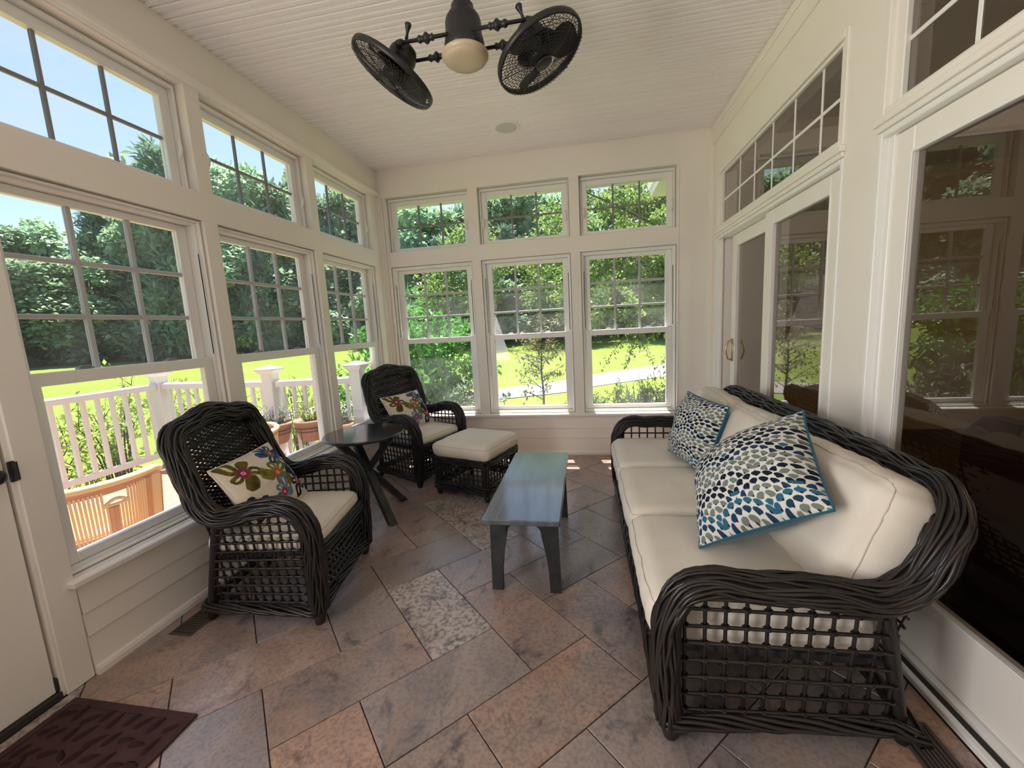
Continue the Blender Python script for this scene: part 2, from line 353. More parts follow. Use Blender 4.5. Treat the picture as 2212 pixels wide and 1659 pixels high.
def link(name, me, parent=None, kind=None, loc=None, rot=None):
    o = bpy.data.objects.new(name, me); COL.objects.link(o)
    if loc is not None: o.location = loc
    if rot is not None: o.rotation_euler = rot
    if parent is not None: o.parent = parent
    if kind: o['kind'] = kind
    return o
def tag(o, label=None, cat=None, group=None, kind=None):
    if label: o['label'] = label
    if cat: o['category'] = cat
    if group: o['group'] = group
    if kind: o['kind'] = kind
    return o
def thing(name, label, cat, loc=(0, 0, 0), rz=0.0, group=None):
    o = bpy.data.objects.new(name, None); COL.objects.link(o); o.location = loc; o.rotation_euler = (0, 0, rz); o.empty_display_size = .1
    return tag(o, label, cat, group)
def copy_tree(o, parent=None):
    c = o.copy(); COL.objects.link(c)
    if parent is not None: c.parent = parent
    for ch in list(o.children): copy_tree(ch, c)
    return c
def catmull(P, ds=0.02):
    P = [Vector(p) for p in P]; Q = [P[0] * 2 - P[1]] + P + [P[-1] * 2 - P[-2]]; out = []
    for i in range(1, len(Q) - 2):
        a, b, c, d = Q[i - 1:i + 3]; n = max(2, int((c - b).length / ds))
        for k in range(n):
            t = k / n
            out.append(.5 * ((2 * b) + (c - a) * t + (2 * a - 5 * b + 4 * c - d) * t * t + (3 * b - a - 3 * c + d) * t ** 3))
    out.append(P[-1]); return out

# ------------------------------------------------------------ room constants
XL, YF, XR, ZC, YB, T = -2.147, 4.313, 1.226, 3.111, -1.75, 0.16
def wb(mb, side, u0, u1, z0, z1, d0, d1, bev=0.0):
    """box on a wall: u along it, d outwards from its room face"""
    if side == 'far': return mb.box(u0, u1, YF + d0, YF + d1, z0, z1, bev)
    if side == 'left': return mb.box(XL - d0, XL - d1, u0, u1, z0, z1, bev)
    if side == 'right': return mb.box(XR + d0, XR + d1, u0, u1, z0, z1, bev)
    return mb.box(u0, u1, YB - d0, YB - d1, z0, z1, bev)
def wring(mb, side, u0, u1, z0, z1, wu0, wu1, wz0, wz1, d0, d1, bev=0.003):
    """rectangular frame of four bars"""
    wb(mb, side, u0, u0 + wu0, z0, z1, d0, d1, bev); wb(mb, side, u1 - wu1, u1, z0, z1, d0, d1, bev)
    wb(mb, side, u0 + wu0, u1 - wu1, z0, z0 + wz0, d0, d1, bev); wb(mb, side, u0 + wu0, u1 - wu1, z1 - wz1, z1, d0, d1, bev)
def wpt(side, u, z, d):
    if side == 'far': return (u, YF + d, z)
    if side == 'left': return (XL - d, u, z)
    if side == 'right': return (XR + d, u, z)
    return (u, YB - d, z)
# ------------------------------------------------------------ floor: herringbone slate tiles
def clip(poly, x0, x1, y0, y1):
    for ax, lim, sg in ((0, x0, 1), (0, x1, -1), (1, y0, 1), (1, y1, -1)):
        out = []
        for i in range(len(poly)):
            a, b = poly[i - 1], poly[i]; ia = (a[ax] - lim) * sg >= 0; ib = (b[ax] - lim) * sg >= 0
            if ia != ib:
                t = (lim - a[ax]) / (b[ax] - a[ax]); out.append((a[0] + (b[0] - a[0]) * t, a[1] + (b[1] - a[1]) * t))
            if ib: out.append(b)
        poly = out
        if len(poly) < 3: return []
    return poly
FLOOR = MB().box(XL - .1, XR + .1, YB, YF + .1, -0.12, -0.006).build('floor', GROUT, kind='structure')
TW = 0.3375 * 1.41 / 1.55; U0 = 0.62 * 1.41 / 1.55; V0 = 1.68 * 1.41 / 1.55
def tile_poly(u0, u1, v0, v1):
    g = 0.0022
    P = [(u0 * TW + g, v0 * TW + g), (u1 * TW - g, v0 * TW + g), (u1 * TW - g, v1 * TW - g), (u0 * TW + g, v1 * TW - g)]
    return [((U0 + u - V0 - v) / math.sqrt(2), (U0 + u + V0 + v) / math.sqrt(2)) for u, v in P]
rt = random.Random(21)
TSEL = {('V', 0, 0): 2, ('V', 1, 0): 0, ('H', 1, 0): 1, ('H', 2, 0): 3, ('H', 0, 0): 0, ('H', 2, 1): 1, ('H', 3, 1): 1, ('V', 2, 0): 3}
for k in range(-22, 26):
    for m in range(-9, 10):
        for kind in 'VH':
            r = (k, k + 1, -k + 4 * m, -k + 2 + 4 * m) if kind == 'V' else (k - 2, k, -k + 4 * m, -k + 1 + 4 * m)
            p = clip(tile_poly(*r), XL + .012, XR - .06, YB + .02, YF - .004)
            if len(p) < 3: continue
            A = abs(sum(p[i - 1][0] * p[i][1] - p[i][0] * p[i - 1][1] for i in range(len(p)))) / 2
            if A < .0012: continue
            if sum(p[i - 1][0] * p[i][1] - p[i][0] * p[i - 1][1] for i in range(len(p))) < 0: p = p[::-1]
            cx = sum(q[0] for q in p) / len(p); cy = sum(q[1] for q in p) / len(p)
            mb = MB(); b = .0025
            top = [(cx + (x - cx) * (1 - b / max(.05, math.hypot(x - cx, y - cy))) - cx, cy + (y - cy) * (1 - b / max(.05, math.hypot(x - cx, y - cy))) - cy, 0.0) for x, y in p]
            mid = [(x - cx, y - cy, -0.0018) for x, y in p]; low = [(x - cx, y - cy, -.0058) for x, y in p]
            mb.quad_strip([low, mid, top], True, True)
            mi = TSEL.get((kind, k, m), rt.choice([0, 0, 0, 1, 1, 1, 2, 3]))
            o = mb.build('floor_tile', TILES[mi], FLOOR, loc=(cx, cy, rt.uniform(-.0004, .0002)), normals=False)

# ------------------------------------------------------------ ceiling: beadboard planks running across the room
CEILING = MB().box(XL - T, XR + T, YB - T, YF + T, ZC + .016, ZC + .09).build('ceiling', CEIL, kind='structure')
PW = 0.0855
def plank_mesh(x0, x1):
    prof = []
    h = PW / 2
    prof += [(-h + .0008, .010), (-h + .0008, .003), (-h + .0028, .0008), (-h + .005, .0)]
    prof += [(-.0105, 0), (-.0085, .0095), (-.0035, .0095), (-.0025, .003), (0, .0015), (.0025, .003), (.0035, .0095), (.0085, .0095), (.0105, 0)]
    prof += [(h - .0105, 0), (h - .0080, .0095), (h - .0008, .0095), (h - .0008, .010)]
    mb = MB(); mb.prism([(y, z) for y, z in prof], 0, x0, x1)
    me = mb.mesh('ceiling_plank'); me.materials.append(CEIL); return me
rc = random.Random(5)
full = plank_mesh(XL, XR)
JOINT = {14: -.99, 16: -0.60, 19: -.37, 21: -1.01, 25: -1.64, 31: -1.2, 35: .3}
y = YF - PW / 2; i = 0
while y > YB:
    if i in JOINT:
        j = JOINT[i]
        for me in (plank_mesh(XL, j - .0006), plank_mesh(j + .0006, XR)): link('ceiling_plank', me, CEILING, loc=(0, y, ZC))
    else: link('ceiling_plank', full, CEILING, loc=(0, y, ZC))
    y -= PW; i += 1

# ------------------------------------------------------------ walls
def wall(side, name, u_lo, u_hi, openings):
    """wall slab with rectangular openings, built of boxes (no overlaps)"""
    us = sorted({u_lo, u_hi} | {o[0] for o in openings} | {o[1] for o in openings})
    mb = MB()
    for a, b in zip(us, us[1:]):
        c = (a + b) / 2; z = 0.0
        for o in sorted([o for o in openings if o[0] < c < o[1]], key=lambda o: o[2]):
            if o[2] > z: wb(mb, side, a, b, z, o[2], 0, T)
            z = o[3]
        if z < ZC + .016: wb(mb, side, a, b, z, ZC + .016, 0, T)
    return mb.build(name, WALL, kind='structure')
FW = [(-2.064, -1.146), (-1.049, -.114), (-.017, .904)]      # far windows
LW = [(1.214, 2.134), (2.226, 3.147), (3.238, 4.140)]        # left windows
ZW0, ZW1, ZT0, ZT1 = 0.455, 2.105, 2.261, 2.828
WF = wall('far', 'wall_far', XL - T, XR + T, [(a, b, ZW0, ZW1) for a, b in FW] + [(a, b, ZT0, ZT1) for a, b in FW])
DL = (0.20, 1.125)                                           # hinged door in the left wall
WLs = wall('left', 'wall_left', YB, YF, [(a, b, ZW0, ZW1) for a, b in LW] + [(a, b, ZT0, ZT1) for a, b in LW] + [(DL[0], DL[1], 0, 2.10), (-1.35, -.15, .45, 2.8)])
D2, D3 = (2.300, 4.185), (0.02, 2.062)                       # sliding doors in the right wall
WR = wall('right', 'wall_right', YB, YF, [(D2[0], D2[1], 0, 2.675), (D3[0], D3[1], 0, 2.675)])
WBk = wall('back', 'wall_back', XL - T, XR + T, []); WBk.data.materials[0] = BACKW

# clapboards under the far sill and under the left sill
def clapboards(side, parent, u0, u1):
    for z0, z1 in ((.040, .196), (.180, .302), (.286, .424)):
        mb = MB()
        prof = [(0, z0), (-.014, z0), (-.0155, z0 + .003), (-.004, z1), (0, z1)]
        if side == 'far': mb.prism([(YF + d, z) for d, z in prof], 0, u0, u1)
        else: mb.prism([(XL - d, z) for d, z in prof], 1, u0, u1)
        mb.build('clapboard', WALL, parent)
clapboards('far', WF, XL + .0, .905)
clapboards('left', WLs, 1.236, YF)
def shoe(side, name, u0, u1):
    mb = MB(); prof = [(0, 0), (-.034, 0), (-.034, .024), (-.028, .037), (-.018, .042), (0, .042)]
    if side == 'far': mb.prism([(YF + d, z) for d, z in prof], 0, u0, u1)
    else: mb.prism([(XL - d, z) for d, z in prof], 1, u0, u1)
    return mb.build(name, TRIM, kind='structure')
shoe('far', 'baseboard_far', XL, XR - .06); shoe('left', 'baseboard_left', 1.236, YF - .034)
# window stools
def stool(name, side, u0, u1):
    mb = MB(); prof = [(.05, .424), (-.040, .424), (-.048, .430), (-.048, .444), (-.042, .452), (.05, .455)]
    if side == 'far': mb.prism([(YF + d, z) for d, z in prof], 0, u0, u1)
    else: mb.prism([(XL - d, z) for d, z in prof], 1, u0, u1)
    return mb.build(name, TRIM, kind='structure')
# only the ledge in front of the wall face plus the part inside each opening
def stool_full(name, side, u0, u1):
    mb = MB(); wb(mb, side, u0, u1, .424, .453, -.048, -.0005, .005)
    return mb.build(name, TRIM, kind='structure')
stool_full('trim_1', 'far', XL + .048, .985); stool_full('trim_2', 'left', 1.205, YF - .0005)
# corner post strips
mb = MB()
for a, b, d in ((XL, XL + .030, -.030), (XL + .030, XL + .052, -.016), (XL + .062, XL + .078, -.010)): wb(mb, 'far', a, b, .455, ZT1, d, -.0004, .003)
wb(mb, 'left', YF - .075, YF - .058, .455, ZT1, -.010, -.0004, .003); wb(mb, 'left', YF - .050, YF - .031, .455, ZT1, -.016, -.0004, .003)
mb.build('trim_3', TRIM, kind='structure')
# rounded bead under the left frieze board and flat crown on the right wall
mb = MB()
prof = [(-.0004, 2.835), (-.012, 2.838), (-.020, 2.846), (-.030, 2.850), (-.036, 2.862), (-.034, 2.878), (-.024, 2.888), (-.010, 2.892), (-.0004, 2.893)]
mb.prism([(XL - d, z) for d, z in prof], 1, YB, YF - .0005); mb.build('trim_4', TRIM, kind='structure')
mb = MB(); wb(mb, 'right', YB, YF - .0005, 2.957, 3.062, -.016, -.0004, .002); wb(mb, 'right', YB, YF - .0005, 3.062, ZC - .003, -.030, -.0004, .004)
mb.build('trim_5', TRIM, kind='structure')
mb = MB(); wb(mb, 'far', .905, .922, 0.05, 2.828, -.0065, -.0004, .001); wb(mb, 'far', XR - .052, XR - .0005, 0, 2.955, -.012, -.0004, .002)
mb.build('trim_6', TRIM, kind='structure')
mb = MB(); wb(mb, 'left', 1.135, 1.232, 0, 2.2, -.014, -.0004, .003)
mb.build('trim_7', TRIM, kind='structure')

# ------------------------------------------------------------ windows
NW = [0]
def pane(parent, side, u0, u1, z0, z1, d, m=None, name='pane'):
    mb = MB(); wb(mb, side, u0, u1, z0, z1, d - .002, d + .002); return mb.build(name, m or GLASS, parent)
def window_name():
    NW[0] += 1; return 'window_%d' % NW[0]
def double_hung(side, u0, u1):
    mb = MB(); g = .0008
    wring(mb, side, u0 + g, u1 - g, ZW0, ZW1 - g, .030, .030, .030, .030, .040, T - .004, .002)
    wring(mb, side, u0 + .008, u1 - .008, ZW0 + .006, ZW1 - .008, .010, .010, .010, .010, .020, .040, .002)
    W = mb.build(window_name(), VINYL, kind='structure')
    a, b = u0 + .032, u1 - .032; zm0, zm1 = 1.262, 1.318
    mb = MB(); wring(mb, side, a, b, ZW0 + .032, zm1, .058, .058, .042, zm1 - zm0, .056, .092)
    lo = mb.build('lower_sash', VINYL, W)
    pane(lo, side, a + .058, b - .058, ZW0 + .074, zm0, .074)
    mb = MB(); zt = ZW1 - .032; wring(mb, side, a, b, zm0 + .004, zt, .058, .058, .045, .036, .098, .134)
    up = mb.build('upper_sash', VINYL, W)
    ga, gb, gz0, gz1 = a + .058, b - .058, zm0 + .049, zt - .036; mw = .021
    cu = [ga + (gb - ga) * i / 3 for i in range(4)]; cz = [gz0 + (gz1 - gz0) * i / 3 for i in range(4)]
    for c in cu[1:3]:
        mb = MB(); wb(mb, side, c - mw / 2, c + mw / 2, gz0, gz1, .104, .128, .003); mb.build('muntin_bar', GRILLE_SHADE2, up)
    for c in cz[1:3]:
        for i in range(3):
            mb = MB(); wb(mb, side, cu[i] + (mw / 2 if i else 0), cu[i + 1] - (mw / 2 if i < 2 else 0), c - mw / 2, c + mw / 2, .104, .128, .003); mb.build('muntin_bar', GRILLE_SHADE2, up)
    for i in range(3):
        for j in range(3):
            pane(up, side, cu[i] + (mw / 2 if i else 0), cu[i + 1] - (mw / 2 if i < 2 else 0), cz[j] + (mw / 2 if j else 0), cz[j + 1] - (mw / 2 if j < 2 else 0), .116)
    for f in (.27, .73):
        c = a + (b - a) * f; mb = MB()
        wb(mb, side, c - .030, c + .030, zm1 + .0005, zm1 + .008, .062, .090, .002); wb(mb, side, c - .018, c + .024, zm1 + .008, zm1 + .015, .066, .086, .003)
        mb.build('sash_lock', NICKEL, W)
    for e in (u0 + .028, u1 - .034):                      # spring track slots beside the upper sash
        mb = MB(); wb(mb, side, e, e + .006, zm1 + .02, ZW1 - .19, .0385, .0397); mb.build('track_slot', GAP, W)
    return W
def transom(side, u0, u1, dark=False):
    mb = MB(); g = .0008
    wring(mb, side, u0 + g, u1 - g, ZT0 + g, ZT1 - g, .022, .022, .012, .028, .070, T - .004, .002)
    wring(mb, side, u0 + .010, u1 - .010, ZT0 + .006, ZT1 - .010, .012, .012, .008, .020, .052, .070, .003)
    W = mb.build(window_name(), VINYL, kind='structure')
    a, b, z0, z1 = u0 + .024, u1 - .024, ZT0 + .014, ZT1 - .030
    mb = MB(); wring(mb, side, a, b, z0, z1, .054, .054, .034, .052, .084, .128); s = mb.build('sash', VINYL, W)
    ga, gb, gz0, gz1 = a + .054, b - .054, z0 + .034, z1 - .052; mw = .017
    cu = [ga + (gb - ga) * i / 3 for i in range(4)]; zm = (gz0 + gz1) / 2
    for c in cu[1:3]:
        mb = MB(); wb(mb, side, c - mw / 2, c + mw / 2, gz0, gz1, .100, .118, .003); mb.build('muntin_bar', GRILLE_SHADE, s)
    for i in range(3):
        l, r = cu[i] + (mw / 2 if i else 0), cu[i + 1] - (mw / 2 if i < 2 else 0)
        mb = MB(); wb(mb, side, l, r, zm - mw / 2, zm + mw / 2, .100, .118, .003); mb.build('muntin_bar', GRILLE_SHADE, s)
        for q0, q1 in ((gz0, zm - mw / 2), (zm + mw / 2, gz1)): pane(s, side, l, r, q0, q1, .109)
    # side lock levers and the folded crank
    for e in (u0 + .040, u1 - .040):
        mb = MB(); c = [wpt(side, e, ZT0 + .17 + t * .10, .050 - .016 * math.sin(PI * t)) for t in [i / 8 for i in range(9)]]
        mb.tube(c, [.006, .008, .0095, .010, .010, .0095, .008, .007, .005], 8); mb.build('lock_lever', VINYL, W, smooth=True)
    c = (a + b) / 2 + .03; mb = MB()
    wb(mb, side, c - .055, c + .055, ZT0 + .001, ZT0 + .012, .030, .060, .003)
    mb.tube([wpt(side, c - .045, ZT0 + .018, .034), wpt(side, c, ZT0 + .024, .030), wpt(side, c + .05, ZT0 + .020, .032)], .005, 6)
    mb.tube([wpt(side, c + .05, ZT0 + .020, .032), wpt(side, c + .06, ZT0 + .036, .030)], .005, 6)
    mb.build('crank_handle', VINYL, W)
    return W
for a, b in FW: double_hung('far', a, b)
for a, b in FW: transom('far', a, b)
for a, b in LW: double_hung('left', a, b)
for a, b in LW: transom('left', a, b)

# ------------------------------------------------------------ fixed transoms and sliding doors of the house wall
def fixed_transom(u0, u1, cuts):
    mb = MB(); z0, z1 = 2.166, 2.674
    wring(mb, 'right', u0 + .001, u1 - .001, z0, z1, .030, .030, .030, .030, -.010, .06, .004)
    wring(mb, 'right', u0 + .026, u1 - .026, z0 + .026, z1 - .026, .060, .060, .022, .016, .012, .06, .004)
    W = mb.build(window_name(), TRIM, kind='structure')
    ga, gb, gz0, gz1 = u0 + .086, u1 - .086, z0 + .048, z1 - .042; zm = 2.414; mw = .018
    E = [ga] + list(cuts) + [gb]
    for c in cuts:
        mb = MB(); wb(mb, 'right', c - mw / 2, c + mw / 2, gz0, gz1, .030, .038, .002); mb.build('muntin_bar', VINYL, W)
    for i in range(len(E) - 1):
        l, r = E[i] + (mw / 2 if i else 0), E[i + 1] - (mw / 2 if i < len(E) - 2 else 0)
        mb = MB(); wb(mb, 'right', l, r, zm - mw / 2, zm + mw / 2, .030, .038, .002); mb.build('muntin_bar', VINYL, W)
        for q0, q1 in ((gz0, zm - mw / 2), (zm + mw / 2, gz1)): pane(W, 'right', l, r, q0, q1, .034, GLASSD)
    mb = MB(); wb(mb, 'right', u0 - .012, u1 + .012, 2.136, 2.163, -.026, -.0004, .003); wb(mb, 'right', u0 - .004, u1 + .004, 2.112, 2.136, -.014, -.0004, .003)
    mb.build('ledge', TRIM, W)
    return W
fixed_transom(2.300, 4.185, (2.577, 2.866, 3.155, 3.444, 3.733))
fixed_transom(D3[0], D3[1], (.44, .75, 1.06, 1.375, 1.684))
def slider(name, u0, u1, pa, pb, handle=None):
    """frame + two glazed panels; pa is the panel set back, pb the one in front (outer edges along the wall)"""
    mb = MB(); zt = 2.11
    wb(mb, 'right', u0 + .001, u0 + .022, 0, zt, -.006, T - .01, .003); wb(mb, 'right', u1 - .022, u1 - .001, 0, zt, -.006, T - .01, .003)
    wb(mb, 'right', u0 + .022, u1 - .022, zt - .024, zt, -.006, T - .01, .003)
    wb(mb, 'right', u1 - .060, u1 - .022, .03, zt - .024, .018, .040, .003)
    wb(mb, 'right', u0 + .001, u1 - .001, 2.11, 2.166, .0, T - .01)
    wb(mb, 'right', u0 - .02, u1 + .02, 0, .026, -.056, -.030, .004); wb(mb, 'right', u0 - .02, u1 + .02, 0, .012, -.030, .0)
    wb(mb, 'right', u0 + .022, u1 - .022, 0, .030, .0, T - .01)
    Dm = mb.build(name, VINYL, kind='structure')
    mb = MB(); wb(mb, 'right', u0, u1, .0125, .0155, -.0285, -.002); mb.build('track_groove', GAP, Dm)
    P = []
    for (a, b), d, ss in ((pa, .078, .115), (pb, .026, .125)):
        mb = MB(); wring(mb, 'right', a, b, .034, zt - .028, ss, ss, .262, .100, d, d + .044, .005)
        p = mb.build('door_panel', TRIM, Dm)
        mb = MB(); wring(mb, 'right', a + ss - .012, b - ss + .012, .284, zt - .116, .012, .012, .012, .012, d - .004, d + .004, .002); mb.build('glazing_bead', VINYL, p)
        pane(p, 'right', a + ss, b - ss, .296, zt - .128, d + .022, GLASSD, 'glass_pane')
        P.append(p)
    return Dm, P
d2, P2 = slider('door_2', D2[0], D2[1], (3.080, 4.010), (2.325, 3.218))
d3, P3 = slider('door_3', D3[0], D3[1], (.05, 1.02), (.90, 2.035))
# brass pull on the sliding panel
mb = MB(); u = 3.955; d = .078
wb(mb, 'right', u - .012, u + .012, .985, 1.190, d - .008, d - .0004, .003)
mb.tube([wpt('right', u, .998, d - .006), wpt('right', u, 1.012, d - .040), wpt('right', u, 1.09, d - .060), wpt('right', u, 1.165, d - .040), wpt('right', u, 1.180, d - .006)], [.008, .007, .009, .007, .008], 10)
mb.tube([wpt('right', u - .012, 1.15, d - .008), wpt('right', u - .030, 1.155, d - .028)], .005, 8)
mb.build('handle', BRASS, P2[0], smooth=True)

# ------------------------------------------------------------ hinged white door on the left
mb = MB(); wb(mb, 'left', DL[0] + .004, DL[1] - .010, .030, 2.09, .006, .046, .003)
D1 = mb.build('door_1', TRIM, kind='structure')
mb = MB(); wb(mb, 'left', DL[0] + .0005, DL[1] - .0005, 0, .028, -.010, T - .01, .002); mb.build('threshold', GAP, D1)
mb = MB(); wb(mb, 'left', DL[1] - .010, DL[1] - .0005, .028, 2.098, .030, .060); mb.build('weather_strip', GAP, D1)
mb = MB(); wb(mb, 'left', DL[1] - .012, DL[1] - .0006, .035, .09, .0, .03, .002); mb.build('bottom_corner_pad', GAP, D1)
mb = MB(); mb.lathe([(.028, 0), (.028, .006), (.012, .010), (.011, .030), (.020, .038), (.029, .050), (.027, .064), (.015, .070), (.002, .071)], (1, 0, 0), (XL - .006, 1.062, .965), 20)
mb.build('door_knob', BLACK, D1, smooth=True)
mb = MB(); wb(mb, 'left', DL[1] - .008, DL[1] + .014, .925, 1.005, -.0155, -.006, .003); mb.tube([wpt('left', DL[1] + .010, .93, -.016), wpt('left', DL[1] + .010, 1.00, -.016)], .008, 8)
mb.build('strike_plate', BLACK, D1)

# roof slab, eaves, and the part of the house outside
mb = MB(); mb.box(XL - T - .12, XR + T, YB - .5, 4.77, ZC + .095, ZC + .30)
mb.box(XL - T - .12, .854, 4.475, 4.75, 2.845, 2.862); mb.box(XL - T - .12, .854, 4.75, 4.77, 2.826, ZC + .095, .003)
mb.box(XL - T - .12, XL - T - .10, 4.475, 4.75, 2.826, ZC + .095)
mb.build('roof_1', WHITEX, kind='structure')
mb = MB(); mb.box(.854, 5.6, 4.475, 5.37, 2.835, 3.05); mb.box(.80, .853, 4.78, 5.39, 2.90, 3.02, .012); mb.box(.82, .853, 4.78, 5.37, 2.83, 2.90)
mb.build('roof_2', WHITEX, kind='structure')
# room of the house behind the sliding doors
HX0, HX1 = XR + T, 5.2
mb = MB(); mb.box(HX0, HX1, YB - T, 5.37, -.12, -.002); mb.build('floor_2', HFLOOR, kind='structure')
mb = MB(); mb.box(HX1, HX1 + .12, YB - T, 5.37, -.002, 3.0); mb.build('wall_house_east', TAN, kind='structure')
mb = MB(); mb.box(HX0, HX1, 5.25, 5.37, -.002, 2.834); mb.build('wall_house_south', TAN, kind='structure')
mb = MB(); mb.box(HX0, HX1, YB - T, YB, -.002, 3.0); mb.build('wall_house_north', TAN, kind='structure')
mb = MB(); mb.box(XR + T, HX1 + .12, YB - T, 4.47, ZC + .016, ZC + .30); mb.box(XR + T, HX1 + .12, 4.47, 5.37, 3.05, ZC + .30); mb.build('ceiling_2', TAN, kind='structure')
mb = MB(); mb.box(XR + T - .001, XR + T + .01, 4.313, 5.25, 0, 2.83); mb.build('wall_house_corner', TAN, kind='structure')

house_fill_d = bpy.data.lights.new('house_room_fill', 'POINT'); house_fill_d.energy = 42; house_fill_d.color = (1.0, 0.80, 0.58); house_fill_d.shadow_soft_size = .25  # unseen warm light added to brighten the room behind the glass
house_fill_o = bpy.data.objects.new('house_room_fill', house_fill_d); COL.objects.link(house_fill_o); house_fill_o.location = (4.2, 1.8, 2.60)
# ------------------------------------------------------------ wicker
def frames(P):
    m = len(P); Tn = []
    for i in range(m): Tn.append((P[min(i + 1, m - 1)] - P[max(i - 1, 0)]).normalized())
    return Tn
def roll(path, side0, a, b, n, sr, twist, name, parent, m=None, core=True, seg=5, ds=.022, ratio=None):
    """thick rolled edge: a bundle of canes laid round an oval core, crossing one another slightly"""
    P = catmull(path, ds); Tn = frames(P); N0 = Vector(side0); Ns = []
    for t in Tn:
        N0 = (N0 - t * N0.dot(t)).normalized(); Ns.append(N0)
    Ls = [0]
    for p, q in zip(P, P[1:]): Ls.append(Ls[-1] + (q - p).length)
    tot = Ls[-1]; rnd = random.Random(int(tot * 1000) + n)
    mb = MB()
    for k in range(n):
        ph = rnd.uniform(0, 6.28); dirn = 1 if k % 2 else -1; pts = []
        for p, t, nn, s in zip(P, Tn, Ns, Ls):
            bb = t.cross(nn)
            ang = 2 * PI * k / n + twist * s + .16 * dirn * math.sin(2 * PI * s / .34 + ph)
            w = 1 + .07 * math.sin(2 * PI * s / .17 * 1.0 + ph + dirn)
            pts.append(p + nn * (a * w * math.cos(ang)) + bb * (b * w * math.sin(ang)))
        mb.tube(pts, sr * rnd.uniform(.85, 1.1), seg, True)
    o = mb.build(name, m or WICK, parent, smooth=True, kind='stuff', normals=False)
    if core:
        c = MB(); rings = []
        for i in range(0, len(P), 2):
            bb = Tn[i].cross(Ns[i]); rings.append([P[i] + Ns[i] * (a * .88 * math.cos(q * PI / 6)) + bb * (b * .88 * math.sin(q * PI / 6)) for q in range(12)])
        c.quad_strip(rings, True, True); c.build('roll_core', WICKG, o, smooth=True, normals=False)
    return o
def lattice(polyfn, us, vs, r, name, parent, knots=True, inside=None, m=None, seg=5):
    """open grid of canes: polyfn(u, v) -> point; canes along every u and every v, wrapped where they cross"""
    mb = MB(); e = .0045
    def run(fix, other, swap):
        cur = []; 
        lo, hi = min(other), max(other); n = max(6, int((hi - lo) / .02))
        for i in range(n + 1):
            q = lo + (hi - lo) * i / n; u, v = (fix, q) if not swap else (q, fix)
            if inside is None or inside(u, v): cur.append(Vector(polyfn(u, v)) + Vector(polyfn.off if hasattr(polyfn, 'off') else (0, 0, 0)) * (e if swap else -e))
            else:
                if len(cur) > 1: mb.tube(cur, r, seg)
                cur = []
        if len(cur) > 1: mb.tube(cur, r, seg)
    for u in us: run(u, vs, False)
    for v in vs: run(v, us, True)
    if knots:
        for u in us:
            for v in vs:
                if inside is None or inside(u, v):
                    c = Vector(polyfn(u, v)); du = (Vector(polyfn(u + .001, v)) - c).normalized(); dv = (Vector(polyfn(u, v + .001)) - c).normalized()
                    nn = du.cross(dv).normalized(); d = (du + dv).normalized(); R = r * 1.9
                    ring = [c + (nn * math.cos(2 * PI * k / 6) * R * 1.1 + du * math.sin(2 * PI * k / 6) * R) for k in range(6)]
                    mb.tube(ring, r * .62, 4, closed=True)
    return mb.build(name, m or WICK, parent, smooth=True, kind='stuff', normals=False)
def wound_post(p0, p1, r, name, parent, coil=.0055):
    """post wrapped with cane: ridged tube"""
    a, b = Vector(p0), Vector(p1); Ln = (b - a).length; n = int(Ln / coil); pts, rr = [], []
    for i in range(n * 3 + 1):
        pts.append(a.lerp(b, i / (n * 3))); rr.append(r * (1, .94, .94)[i % 3])
    return MB().tube(pts, rr, 12).build(name, WICK, parent, smooth=True, normals=False)
